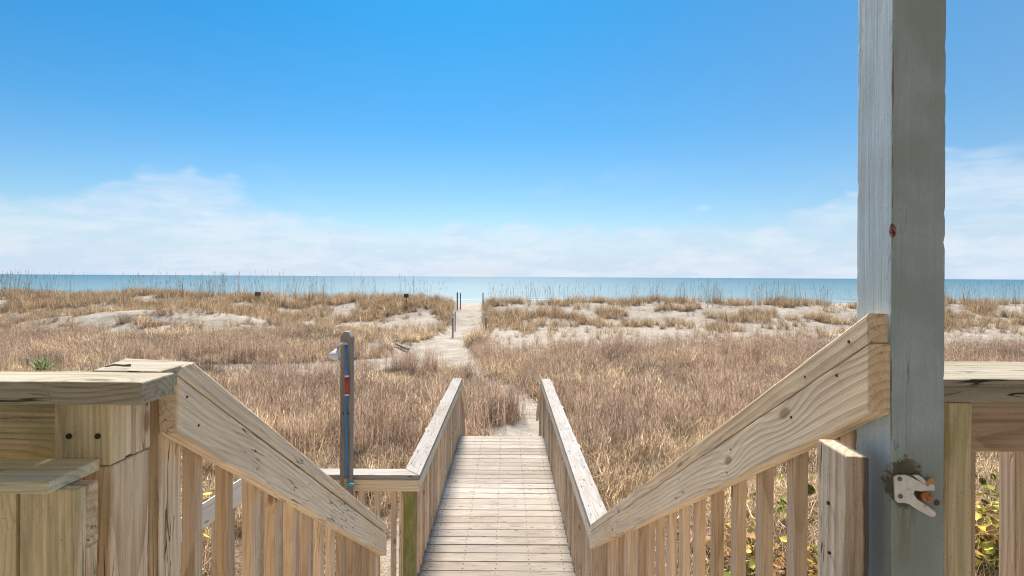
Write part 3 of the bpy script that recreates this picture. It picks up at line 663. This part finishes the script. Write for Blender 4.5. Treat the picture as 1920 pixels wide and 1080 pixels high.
# right deck railing
t = empty('deck_railing', V(1.5, 1, DECK), 'level deck railing with a bleached split cap, right of the grey post', 'railing', 'railings of the upper deck')
zc2 = -.167
extrude('cap_board', [V(.660, .885, zc2), V(.660, 1.078, zc2), V(3, 1.078, zc2), V(3, .885, zc2)], (0, 0, -.0385), (1, 0, 0), UP, M['oldcap'], t, .003, .0014)
beam('sub_rail', V(.70, 1.06, zc2-.0395-.0665), V(3, 1.06, zc2-.0395-.0665), .038, .133, UP, M['bal'], t)
beam('stile', V(.7640, .935, zc2-.0395), V(.7640, .935, DECK), .0900, .0380, (1, 0, 0), M['old'], t, .003, .0009)
q = .941
while q < 2.9:
    beam('baluster', V(q, 1.100, zc2-.0395), V(q, 1.100, DECK), .038, .038, (0, 1, 0), M['bal'], t, .002); q += .118
beam('deck_post', V(2.85, 1.16, zc2-.04), V(2.85, 1.16, DECK), .089, .089, (1, 0, 0), M['old'], t)

# grey painted porch post
px0 = .563
t = empty('porch_post', V(px0+PS/2, .775+PS/2, DECK), 'tall square porch post in chipped grey-blue paint', 'post')
pc = V(px0+PS/2, .775+PS/2, 0)
def post_mesh():
    bm = bmesh.new(); bmesh.ops.create_cube(bm, size=1); L = 2.75
    for v in bm.verts: v.co = Vector((v.co.x*L, v.co.y*PS, v.co.z*PS))
    bmesh.ops.bevel(bm, geom=bm.edges[:], offset=.0014, segments=2, profile=.5, affect='EDGES')
    geo = lambda: bm.verts[:]+bm.edges[:]+bm.faces[:]
    for s_ in (-1, 1):                    # a narrow strip along each arris, so the broad faces stay flat
        bmesh.ops.bisect_plane(bm, geom=geo(), plane_co=(0, s_*(PS/2-.005), 0), plane_no=(0, 1, 0))
        bmesh.ops.bisect_plane(bm, geom=geo(), plane_co=(0, 0, s_*(PS/2-.005)), plane_no=(0, 0, 1))
    for i in range(1, 260): bmesh.ops.bisect_plane(bm, geom=geo(), plane_co=(-L/2+L*i/260, 0, 0), plane_no=(1, 0, 0))
    from mathutils import noise
    for v in bm.verts:                    # nibbled arrises
        if min(abs(v.co.y), abs(v.co.z)) > PS/2-.0035:
            k = noise.noise(Vector((v.co.x*45, math.copysign(3, v.co.y), math.copysign(7, v.co.z))))+.5*noise.noise(Vector((v.co.x*140, 1, math.copysign(2, v.co.z))))
            if k > .22: v.co.y *= 1-.055*(k-.15); v.co.z *= 1-.055*(k-.15)
    return bm_mesh('shaft', bm)
# local x is up, local y faces the viewer, local z faces left
fm = Matrix(((0, 0, -1), (0, -1, 0), (1, 0, 0))); fm = Matrix((Vector((0, 0, -1)), Vector((0, -1, 0)), Vector((1, 0, 0)))) 
mw = Matrix(((0, 0, -1, pc.x), (0, -1, 0, pc.y), (-1, 0, 0, 3.1), (0, 0, 0, 1)))
mw = Matrix(((0, 0, -1, pc.x), (0, -1, 0, pc.y), (1, 0, 0, 3.1), (0, 0, 0, 1)))
if mw.determinant() < 0:
    mw = Matrix(((0, 0, -1, pc.x), (0, -1, 0, pc.y), (1, 0, 0, 3.1), (0, 0, 0, 1)))
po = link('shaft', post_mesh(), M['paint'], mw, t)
# gate latch on the post
lt = empty('gate_latch', at(1700, 925, .774), 'white forked gate latch with a rusty bolt, screwed to the grey post', 'latch')
def lz(zx, zy, d=.7735): return at(1640+zx/7.714, 860+zy/7.714, d)
outl = [(265, 262), (300, 228), (430, 226), (520, 262), (640, 325), (768, 400), (770, 458), (640, 465), (560, 448), (545, 500), (600, 580), (740, 665), (862, 762), (866, 808), (838, 836), (780, 825), (620, 740), (480, 650), (430, 632), (320, 628), (280, 590)]
def latch_part(name, pts, d, th, mat, bev=.0005):
    pl = [lz(x, y, d) for x, y in pts]
    return extrude(name, pl, (0, -th, 0), (1, 0, 0), UP, mat, lt, bev)
latch_part('back_plate', [(255, 235), (420, 222), (560, 240), (560, 620), (420, 640), (270, 600)], .7745, .0012, M['rivet'])
latch_part('forked_jaw', outl, .7725, .0030, M['latch'], .0006)
latch_part('upper_jaw', [(530, 225), (620, 228), (670, 262), (760, 340), (850, 372), (856, 455), (770, 450), (700, 370), (600, 290)], .7738, .003, M['latch'], .0008)
latch_part('brass_tab', [(735, 318), (790, 262), (825, 285), (862, 345), (800, 352), (752, 392)], .7712, .003, M['brass'], .0006)
latch_part('lower_lip', [(700, 690), (748, 668), (866, 770), (866, 808), (838, 836), (770, 760)], .7692, .003, M['latch'], .0012)
for (zx, zy), rr_, mt in (((365, 297), .0034, 'rivet'), ((375, 548), .0034, 'rivet'), ((490, 465), .0030, 'latch')):
    c_ = lz(zx, zy, .7690); tube('rivet', [c_+Vector((0, .001, 0)), c_, c_+Vector((0, -.0012, 0)), c_+Vector((0, -.0018, 0))], [rr_, rr_, rr_*.8, rr_*.45], M[mt], lt, 12)
c_ = lz(715, 535, .7735); tube('rusty_bolt', [c_+Vector((0, .001, 0)), c_+Vector((0, -.006, 0)), c_+Vector((0, -.0075, 0)), c_+Vector((0, -.0065, 0)), c_+Vector((0, -.006, 0))], [.0078, .0078, .0068, .0030, .0012], M['copper'], lt, 14)

# unseen porch roof carried by the post, unseen house wall, both added for shade
M['white'] = simple('unseen_porch_warm_white', (.70, .68, .63), .6, noise_amt=.06, nscale=8)
t = empty('unseen_porch_roof', V(0, -.7, DECK), 'unseen white boarded porch ceiling over the deck, carried by the grey post', 'roof')
beam('unseen_edge_beam', V(-4, .814, 1.27), V(4, .814, 1.27), .09, .20, UP, M['white'], t)
beam('unseen_rafter_board', V(-4, 1.05, 1.44), V(4, 1.05, 1.44), .03, .16, UP, M['white'], t)
for k in range(22): beam('unseen_ceiling_board', V(-4, .69-k*.1445, 1.21), V(4, .69-k*.1445, 1.21), .142, .02, UP, M['white'], t, .002)
beam('unseen_roof_deck', V(-4, -.75, 1.50), V(4, -.75, 1.50), 3.6, .03, (0, -.05, 1), M['grey_old'], t)
t = empty('unseen_house_wall', V(0, -2.6, DECK), 'unseen pale boarded house wall at the back of the porch', 'house')
for k in range(17): beam('unseen_siding_board', V(-4.5, -2.5, DECK+.09+.145*k), V(4.5, -2.5, DECK+.09+.145*k), .03, .143, (0, .08, 1), M['white'], t, .002)
beam('unseen_foundation_wall', V(-4.5, -2.6, DECK-1.2), V(4.5, -2.6, DECK-1.2), .1, 2.4, UP, M['white'], t)

# ------------------------------------------------------------------ outdoor shower
t = empty('outdoor_shower', V(-1.24, 4.06, WALK), 'outdoor shower on a brown timber post with white head and blue hose', 'shower')
sx0, sd0 = at(638, 700, 4.03).x, 4.03
zt_ = at(650, 622, 4.03).z; zs_ = at(650, 632, 4.03).z
pr = [(sx0, WALK+CZ), (sx0, zs_), (sx0+.022, zt_), (sx0+.058, zt_), (sx0+.080, zs_), (sx0+.080, WALK+CZ)]
extrude('timber_post', [Vector((x, sd0, z)) for x, z in pr], (0, .086, 0), (0, 0, 1), (0, 1, 0), M['shower'], t, .003, .0008)
yf = sd0
h0 = at(650, 644, yf-.012); 
pth = [h0+Vector((0, .012, 0)), h0, h0+Vector((-.01, -.03, .006)), at(641, 645, yf-.065), at(635, 650, yf-.085), at(631, 657, yf-.09)]
tube('shower_arm', pth, [.012, .012, .011, .011, .0105, .010], M['pipe'], t, 10)
hd = at(631, 656, yf-.09); ax = (at(624, 672, yf-.13)-hd).normalized()
tube('shower_head', [hd-ax*.002, hd+ax*.012, hd+ax*.028, hd+ax*.050, hd+ax*.064, hd+ax*.068], [.013, .017, .028, .036, .038, .034], M['white_plastic'], t, 18)
hp = [at(649, 646, yf-.014), at(648.5, 660, yf-.012), at(650, 690, yf-.014), at(650.5, 706, yf-.016), at(650, 740, yf-.016), at(648, 762, yf-.012), at(649.5, 800, yf-.013), at(651, 840, yf-.013), at(649.5, 875, yf-.013), at(648.5, 903, yf-.014)]
tube('blue_hose', hp, .0095, M['blue_hose'], t, 8)
tube('red_sleeve', [at(650, 707, yf-.017), at(650.7, 722, yf-.017), at(650, 738, yf-.017)], .0145, M['red_sleeve'], t, 10)
for y_ in (705, 740): tube('clamp', [at(650.3, y_-1.5, yf-.017), at(650.3, y_+1.5, yf-.017)], .0165, M['white_plastic'], t, 10)
tube('valve_body', [at(648.3, 895, yf-.016), at(648.3, 899, yf-.016), at(648.3, 903, yf-.016), at(648.3, 914, yf-.016)], [.010, .015, .015, .012], M['brass'], t, 10)
tube('valve_stem', [at(648.3, 907, yf-.016), at(650, 907, yf-.04)], .007, M['dark_metal'], t, 8)
extrude('valve_handle', [at(648, 904, yf-.042), at(664, 907, yf-.042), at(664, 913, yf-.042), at(648, 909, yf-.042)], (0, -.008, 0), (1, 0, 0), UP, M['blue_handle'], t, .002)
for px_ in (643.5, 653.5):
    c_ = at(px_, 775, yf-.001); tube('bolt_head', [c_+Vector((0, .003, 0)), c_+Vector((0, -.004, 0))], .006, M['hole'], t, 8)
# splinter lying on the left cap
sp = tube('twig', [at(197, 691.5, 1.0)+Vector((0, 0, .004)), at(215, 690.0, 1.0)+Vector((0, 0, .006)), at(232, 690.5, 1.0)+Vector((0, 0, .005)), at(244, 689.0, 1.0)+Vector((0, 0, .004))], [.0012, .002, .0022, .003], M['grey_old'], None, 6)
tag(sp, 'dark dry twig lying on the top of the left railing cap', 'twig')

# ------------------------------------------------------------------ posts and signs among the dunes
def hz_(x, y): return float(H(np.array([x]), np.array([y]))[0])
def dune_post(px_, ytop, dd, wd, label, cat='post', white=False, grp='wooden posts among the dunes', lean=0., mat=None):
    x = (px_-PX)/F*dd; g_ = hz_(x, dd); tp = at(px_, ytop, dd).z
    t = empty('marker_post', (x, dd, g_), label, cat, grp)
    o = tube('shaft', [Vector((x-lean, dd, g_-.3)), Vector((x-lean*.5, dd, (g_+tp)/2)), Vector((x, dd, tp-.02)), Vector((x, dd, tp))], [wd*.8, wd*.78, wd*.75, wd*.55], mat or M['grey_old'], t, 10)
    if white:
        extrude('white_tag', [Vector((x-.07, dd-wd-.02, tp-.10)), Vector((x+.07, dd-wd-.02, tp-.10)), Vector((x+.06, dd-wd-.02, tp-.24)), Vector((x-.06, dd-wd-.02, tp-.24))], (0, .015, 0), (1, 0, 0), UP, M['tag'], t, .002)
    return t
dune_post(857.7, 548, 40.6, .065, 'taller of the two dark posts, left of the gap where the path meets the beach')
dune_post(863.5, 549.5, 41.6, .055, 'thinner dark post, right one of the pair left of the beach gap')
dune_post(905.8, 549, 41.0, .055, 'single dark post on the right side of the beach gap')
dune_post(849.5, 588, 30.0, .065, 'nearer wooden post with white tag, left edge of the sandy path', white=True, mat=M['shower'])
dune_post(853.8, 584, 34.0, .050, 'small stub post just behind the white tagged post on the left of the path', mat=M['shower'])
dune_post(911.5, 588, 31.5, .060, 'wooden post with white tag in the grass right of the sandy path', white=True, mat=M['shower'])
dune_post(53, 672, 17.0, .060, 'short wooden stake by a green plant above the left railing', mat=M['shower'])
for px_, yy, wd_, hh_, lab in ((484, 547.5, .40, .28, 'small brown sign board on the left dune crest'), (762, 551, .34, .28, 'small brown sign board on the dune crest nearer the beach path')):
    dd = 38.9; x = (px_-PX)/F*dd; g_ = hz_(x, dd); c_ = at(px_, yy, dd)
    t = empty('dune_sign', (x, dd, g_), lab, 'sign', 'small signs on the dune crest')
    tube('sign_post', [Vector((x, dd, g_-.2)), Vector((x, dd, c_.z))], .035, M['grey_old'], t, 8)
    extrude('sign_board', [Vector((x-wd_/2, dd-.06, c_.z)), Vector((x+wd_/2, dd-.06, c_.z)), Vector((x+wd_/2, dd-.06, c_.z-hh_)), Vector((x-wd_/2, dd-.06, c_.z-hh_))], (0, .02, 0), (1, 0, 0), UP, M['sign'], t, .003)
# driftwood plank
a_, c_ = at(742, 634, 25.2), at(766, 650, 24.2)
a_.z = hz_(a_.x, a_.y)+.12; c_.z = hz_(c_.x, c_.y)+.10
tag(beam('driftwood', a_, c_, .14, .11, UP, M['grey_old'], None, .015, .003), 'dark driftwood plank lying on bare sand left of the path', 'driftwood')

# ------------------------------------------------------------------ plants
rng = np.random.default_rng(5)
def ribbons(curves):                       # curves: list of (pts Nx3, half-widths N, side vector)
    vs, fs = [], []
    for pts, hw, sd_ in curves:
        n0 = len(vs); N = len(pts)
        for i in range(N-1): vs.append(pts[i]-sd_*hw[i]); vs.append(pts[i]+sd_*hw[i])
        vs.append(pts[-1])
        for i in range(N-2): fs.append((n0+2*i, n0+2*i+1, n0+2*i+3, n0+2*i+2))
        fs.append((n0+2*(N-2), n0+2*(N-2)+1, n0+2*(N-1)))
    return vs, fs
def mk(name, curves, mat):
    vs, fs = ribbons(curves); me = bpy.data.meshes.new(name); me.from_pydata([tuple(v) for v in vs], [], fs); me.materials.append(mat)
    o = bpy.data.objects.new(name, me); return o
def blade(p0, az_, lean, L, w0, curl, n=4, wig=0.):
    pts = [np.array(p0, float)]; a = lean; dirx, diry = math.cos(az_), math.sin(az_)
    for i in range(n):
        v = np.array([math.sin(a)*dirx, math.sin(a)*diry, math.cos(a)])
        pts.append(pts[-1]+v*L/n); a += curl/n + rng.normal()*wig
        if wig: az2 = az_+rng.normal()*wig; dirx, diry = math.cos(az2), math.sin(az2)
    hw = [w0*(1-.75*i/n) for i in range(n+1)]
    th = rng.uniform(0, 6.28)
    return pts, hw, np.array([math.cos(th), math.sin(th), rng.uniform(-.2, .2)])
def plant_mat(name, stops, patch_scale=.22, rnd_amt=.5, trans=.25, tip=None):
    m = bpy.data.materials.new(name); m.use_nodes = True; m.node_tree.nodes.clear(); b = NB(m.node_tree)
    g = b.n('ShaderNodeNewGeometry').outputs['Position']; rnd = b.n('ShaderNodeObjectInfo').outputs['Random']
    isl = b.n('ShaderNodeNewGeometry').outputs['Random Per Island']
    n = b.noise(b.mapv(g, (1, 1, .2)), patch_scale*1.6, 4, .65)
    f = b.m('ADD', b.mr(n, .33, .67, 0, 1, False), b.m('MULTIPLY', b.m('SUBTRACT', rnd, .5), rnd_amt), clamp=True)
    c = b.ramp(f, stops)
    v = b.mr(b.m('POWER', isl, 2.2), 0, 1, .30, 2.5, False)
    v = b.m('MULTIPLY', v, b.mr(b.m('FRACT', b.m('MULTIPLY', rnd, 7.7)), 0, 1, .78, 1.2, False))
    c = b.mix(1., c, b.cxyz(v, v, v), 'MULTIPLY')
    d1 = b.n('ShaderNodeBsdfDiffuse', ins={'Color': c}); t1 = b.n('ShaderNodeBsdfTranslucent', ins={'Color': c})
    mx = b.n('ShaderNodeMixShader', ins={0: trans, 1: d1.outputs[0], 2: t1.outputs[0]})
    b.n('ShaderNodeOutputMaterial', ins={0: mx.outputs[0]})
    return m
M['shrub'] = plant_mat('dry_wiry_scrub', [(0, (.36, .28, .21)), (.28, (.54, .41, .29)), (.62, (.70, .545, .375)), (1, (.87, .71, .48))], trans=.5)
M['stalk'] = plant_mat('reddish_dry_stalks', [(0, (.40, .29, .225)), (.5, (.50, .365, .27)), (1, (.60, .45, .32))], trans=.48)
M['tuft'] = plant_mat('straw_dune_grass', [(0, (.40, .28, .17)), (.5, (.56, .41, .26)), (1, (.70, .55, .37))], .5, trans=.5)
M['oat'] = plant_mat('sea_oat_stalks', [(0, (.20, .17, .12)), (1, (.38, .30, .20))], .5)
M['leaf'] = plant_mat('yellow_green_leaves', [(0, (.30, .36, .10)), (.3, (.54, .53, .13)), (.6, (.70, .57, .14)), (.9, (.66, .44, .16)), (1, (.56, .36, .20))], 1.6, 1.1, .40)
M['green'] = plant_mat('green_spiky_leaves', [(0, (.30, .36, .17)), (1, (.42, .45, .24))])

def shrub_clump(k):
    cv = []
    for i in range(80):
        r = abs(rng.normal())*.16; a = rng.uniform(0, 6.28); p0 = (r*math.cos(a), r*math.sin(a), rng.uniform(-.02, .15))
        cv.append(blade(p0, rng.uniform(0, 6.28), rng.uniform(0, .9), rng.uniform(.25, .66), rng.uniform(.0028, .0065), rng.normal()*1.7, 6, .42))
    for i in range(52):                    # loose curls in the outer crown
        r = .10+abs(rng.normal())*.16; a = rng.uniform(0, 6.28); p0 = (r*math.cos(a), r*math.sin(a), rng.uniform(.18, .46))
        cv.append(blade(p0, rng.uniform(0, 6.28), rng.uniform(.3, 1.9), rng.uniform(.10, .28), rng.uniform(.0028, .0060), rng.normal()*1.8, 4, .4))
    return mk('scrub_source', cv, M['shrub'])
def stalk_clump(k):
    cv = []
    for i in range(34):
        r = abs(rng.normal())*.14; a = rng.uniform(0, 6.28); p0 = (r*math.cos(a), r*math.sin(a), 0)
        bl = blade(p0, rng.uniform(0, 6.28), abs(rng.normal())*.16, rng.uniform(.5, .92), rng.uniform(.0022, .0034), rng.normal()*.25, 4, .05); cv.append(bl)
        for q in range(3):                 # side sprigs
            j = 2+q % 3; p1 = bl[0][j]
            cv.append(blade(p1, rng.uniform(0, 6.28), rng.uniform(.3, .8), rng.uniform(.06, .15), .003, -.3, 2, .1))
    return mk('stalk_source', cv, M['stalk'])
def tuft_clump(k):
    cv = []
    for i in range(60):
        r = abs(rng.normal())*.11; a = rng.uniform(0, 6.28); p0 = (r*math.cos(a), r*math.sin(a), 0)
        cv.append(blade(p0, a+rng.normal()*.5, abs(rng.normal())*.28, rng.uniform(.35, .8), rng.uniform(.003, .006), rng.uniform(.1, 1.1), 4, .05))
    return mk('tuft_source', cv, M['tuft'])
def oat_clump(k):
    cv = []
    for i in range(4):
        p0 = (rng.normal()*.16, rng.normal()*.16, 0); L = rng.uniform(.9, 1.75); az_ = rng.uniform(0, 6.28)
        bl = blade(p0, az_, abs(rng.normal())*.07, L, .008, rng.uniform(.02, .25), 6, .01); bl = (bl[0], [max(.0042, h*.6) for h in bl[1]], np.array([1, .3, 0])); cv.append(bl)
        tip = bl[0][-1]; prev = bl[0][-2]; dr = (tip-prev)/np.linalg.norm(tip-prev)
        for q in range(9):
            pb = tip-dr*q*.028; cv.append(blade(pb, az_+rng.normal()*.9, rng.uniform(.3, 1.1), rng.uniform(.04, .08), .009, .6, 2, .1))
    for i in range(5):
        cv.append(blade((rng.normal()*.1, rng.normal()*.1, 0), rng.uniform(0, 6.28), abs(rng.normal())*.25, rng.uniform(.4, .8), .006, .5, 4, .03))
    return mk('oat_source', cv, M['oat'])
def leaf_clump(k):
    vs, fs = [], []
    for i in range(26):
        cx, cy = rng.normal()*.14, rng.normal()*.14; zc_ = rng.uniform(.03, .30); s = rng.uniform(.030, .062)
        nrm = Vector((rng.normal()*.45, rng.normal()*.45-.3, 1)).normalized(); u = nrm.orthogonal().normalized(); v = nrm.cross(u); ph = rng.uniform(0, 6.28)
        n0 = len(vs); vs.append(Vector((cx, cy, zc_))-nrm*s*.25)
        for q in range(8):
            a = ph+q*math.pi/4; rr = s*(1.25 if q == 0 else .8+.15*math.cos(a*2)); vs.append(Vector((cx, cy, zc_))+u*math.cos(a)*rr+v*math.sin(a)*rr)
        for q in range(8): fs.append((n0, n0+1+q, n0+1+(q+1) % 8))
    me = bpy.data.meshes.new('leaf_source'); me.from_pydata([tuple(v) for v in vs], [], fs); me.materials.append(M['leaf'])
    return bpy.data.objects.new('leaf_source', me)

def scatter(name, sources, pts, scl, label, tilt=.12):
    colc = bpy.data.collections.new(name+'_sources')
    for s in sources: colc.objects.link(s)
    n = len(pts); me = bpy.data.meshes.new(name); me.vertices.add(n); me.vertices.foreach_set('co', np.asarray(pts, np.float32).ravel())
    def addattr(nm, ty, data, key):
        a = me.attributes.new(nm, ty, 'POINT'); a.data.foreach_set(key, data.ravel())
    rot = np.stack([rng.normal(0, tilt, n), rng.normal(0, tilt, n), rng.uniform(0, 6.283, n)], -1).astype(np.float32)
    addattr('rot', 'FLOAT_VECTOR', rot, 'vector'); addattr('scl', 'FLOAT', np.asarray(scl, np.float32), 'value')
    addattr('pick', 'INT', rng.integers(0, len(sources), n).astype(np.int32), 'value')
    o = bpy.data.objects.new(name, me); C.objects.link(o); me.materials.append(sources[0].data.materials[0])
    ng = bpy.data.node_groups.new(name+'_nodes', 'GeometryNodeTree')
    ng.interface.new_socket('Geometry', in_out='INPUT', socket_type='NodeSocketGeometry'); ng.interface.new_socket('Geometry', in_out='OUTPUT', socket_type='NodeSocketGeometry')
    N = ng.nodes.new; L = ng.links.new
    gi, go, iop, ci = N('NodeGroupInput'), N('NodeGroupOutput'), N('GeometryNodeInstanceOnPoints'), N('GeometryNodeCollectionInfo')
    ci.inputs['Collection'].default_value = colc; ci.inputs['Separate Children'].default_value = True; ci.inputs['Reset Children'].default_value = True
    def na(nm, dt):
        x = N('GeometryNodeInputNamedAttribute'); x.data_type = dt; x.inputs['Name'].default_value = nm; return x.outputs['Attribute']
    L(gi.outputs[0], iop.inputs['Points']); L(ci.outputs[0], iop.inputs['Instance']); iop.inputs['Pick Instance'].default_value = True
    L(na('pick', 'INT'), iop.inputs['Instance Index']); L(na('scl', 'FLOAT'), iop.inputs['Scale'])
    e2r = N('FunctionNodeEulerToRotation'); L(na('rot', 'FLOAT_VECTOR'), e2r.inputs[0]); L(e2r.outputs[0], iop.inputs['Rotation'])
    L(iop.outputs[0], go.inputs[0])
    md = o.modifiers.new('scatter', 'NODES'); md.node_group = ng
    return tag(o, label, kind='stuff')
def sample(n, x0, x1, y0, y1, dens):
    x = rng.uniform(x0, x1, n); y = rng.uniform(y0, y1, n); k = rng.uniform(0, 1, n) < dens(x, y)*(np.abs(x) < y*1.08+4)
    return x[k], y[k]
def pts3(x, y): return np.stack([x, y, H(x, y)-.02], -1)

# scrub: dense near, a little sparser far
xs, ys = sample(52000, -40, 40, 3.2, 34, shrub_density)
hn = .30+1.30*fbm(xs/1.3, ys/1.3, 3, 71)**1.3
hn = hn*(1-.45*sstep(26, 31, ys)*(xs < 0))*np.where(ys < 12, .9, 1)
# low along the path and by the boardwalk end
hn = hn*(.85+.15*sstep(0, .7, pdist(xs, ys, PATH, PW)))
hn = hn*(1-.62*sstep(.7, .0, pdist(xs, ys+1.7, BR, BW))*(xs < -1.6))        # trampled low in front of the side track
print('scrub', len(xs))
scatter('dry_scrub', [shrub_clump(i) for i in range(7)], pts3(xs, ys), hn*rng.uniform(.75, 1.2, len(xs)), 'brown wiry dry scrub and grass filling the ground between the deck and the dunes', .25)
xs, ys = sample(17000, -40, 40, 9, 27, lambda x, y: shrub_density(x, y)*np.maximum(sstep(.45, .62, fbm(x/4, y/4, 2, 15)), .6*(x > .5)*sstep(14, 17, y)*sstep(.25, .5, fbm(x/2, y/2, 2, 16))))
scatter('dry_stalks', [stalk_clump(i) for i in range(5)], pts3(xs, ys), rng.uniform(.75, 1.15, len(xs)), 'reddish upright dry stalks standing among the scrub', .06)
print('stalks', len(xs))
M['twig'] = plant_mat('dark_bare_twigs', [(0, (.24, .19, .15)), (.5, (.33, .26, .20)), (1, (.44, .345, .26))], trans=.1)
def twig_clump(k):
    cv = []
    for i in range(130):
        a = rng.uniform(0, 6.28); r_ = abs(rng.normal())*.10; ln = rng.uniform(.1, 1.35)
        bl = blade((r_*math.cos(a), r_*math.sin(a), 0), a+rng.normal()*.4, ln, rng.uniform(.28, .55), .0045, rng.normal()*.5, 5, .22); cv.append(bl)
        for j in (2, 3, 4): cv.append(blade(bl[0][j], rng.uniform(0, 6.28), rng.uniform(0, 1.6), rng.uniform(.06, .16), .003, 0, 2, .2))
    return mk('twig_source', cv, M['twig'])
xs, ys = sample(7000, -36, 36, 7, 31, lambda x, y: .75*shrub_density(x, y)*sstep(.8, 1.6, pdist(x, y, PATH, PW))*sstep(.56, .68, fbm(x/2.6+9, y/2.0, 3, 123)))
scatter('twiggy_shrubs', [twig_clump(i) for i in range(4)], pts3(xs, ys), rng.uniform(.7, 1.3, len(xs)), 'dark bare twiggy bushes in patches through the dry scrub', .15)
print('twigs', len(xs))
xs, ys = sample(34000, -48, 48, 24, 46.5, tuft_density)
scatter('dune_grass', [tuft_clump(i) for i in range(6)], pts3(xs, ys), rng.uniform(.3, 1.15, len(xs)), 'straw coloured grass tufts on the sand dunes', .12)
print('tufts', len(xs))
def oatd(x, y):
    rc = ridge_c(x); return np.exp(-((y-rc+.3)/1.5)**2)*sstep(.28, .55, fbm(x/2.2, y/3, 2, 51))*np.where(x < -2.5, .8, .65)*sstep(.2, .8, pdist(x, y, PATH, PW))
xs, ys = sample(3600, -48, 48, 38, 46, oatd)
scatter('sea_oats', [oat_clump(i) for i in range(7)], pts3(xs, ys), rng.uniform(.6, 1.2, len(xs))*np.where(xs < -2.5, 1.12, .98), 'tall thin sea oats along the dune crest against the sea', .05)
print('oats', len(xs))
# sparse sprigs on the bare sand
xs, ys = sample(4600, -34, 45, 23, 43, lambda x, y: .5*sstep(.15, .0, shrub_density(x, y))*sstep(.3, .6, pdist(x, y, PATH, PW))*(fbm(x/1.5, y/1.5, 2, 3) > .46))
scatter('sand_sprigs', [stalk_clump(9), tuft_clump(9)], pts3(xs, ys), rng.uniform(.22, .6, len(xs)), 'small dry sprigs scattered over the bare sand', .1)
# paler, golden grass on the right beside the deck
def goldd(x, y): return (np.exp(-((x-6.4)/3.4)**2-((y-11.2)/3.2)**2)+np.exp(-((x-4.5)/2.6)**2-((y-7.4)/1.8)**2))*sstep(.30, .5, fbm(x/1.4, y/1.4, 3, 23))*(x > 1.3)*sstep(.1, .5, pdist(x, y, PATH, PW))
xs, ys = sample(9000, 1, 14, 4.6, 16, goldd)
M['gold'] = plant_mat('golden_dry_grass', [(0, (.62, .48, .31)), (.5, (.78, .62, .41)), (1, (.88, .74, .52))], .6, trans=.4)
gs_ = [shrub_clump(20+i) for i in range(4)]
for o_ in gs_: o_.data.materials[0] = M['gold']
scatter('golden_grass', gs_, pts3(xs, ys), rng.uniform(.55, 1.0, len(xs)), 'paler golden dry grass to the right of the boardwalk', .3)
print('gold', len(xs))
# leafy vines
def vined(x, y):
    return (.8*np.exp(-((x-5.9)/1.2)**2-((y-5.7)/.75)**2)+.38*np.exp(-((x-2.9)/.6)**2-((y-5.1)/.7)**2)+.07*np.exp(-((x+3.6)/.8)**2-((y-5.4)/1.0)**2)+.05*np.exp(-((x-1.6)/.6)**2-((y-5)/1.0)**2))*sstep(.3, .5, fbm(x/.6, y/.6, 2, 81))
xs, ys = sample(9000, -9, 9, 3.8, 9.5, vined)
p3 = pts3(xs, ys); p3[:, 2] += rng.uniform(.05, .42, len(xs))
scatter('leafy_vines', [leaf_clump(i) for i in range(5)], p3, rng.uniform(.7, 1.35, len(xs)), 'yellow green and orange leafy vines growing beside the deck', .3)
# green spiky plant by the stake
yx, yd = (80-PX)/F*16.5, 16.5; cv = []
for i in range(150): cv.append(blade((rng.normal()*.10, rng.normal()*.04, .05), rng.uniform(0, 6.28), rng.uniform(.05, 1.15), rng.uniform(.4, .62), .011, .25, 4, .02))
yo = mk('green_plant', cv, M['green']); C.objects.link(yo); yo.location = (yx, yd, hz_(yx, yd)+.24); tag(yo, 'small bright green spiky plant above the left railing cap', 'plant')
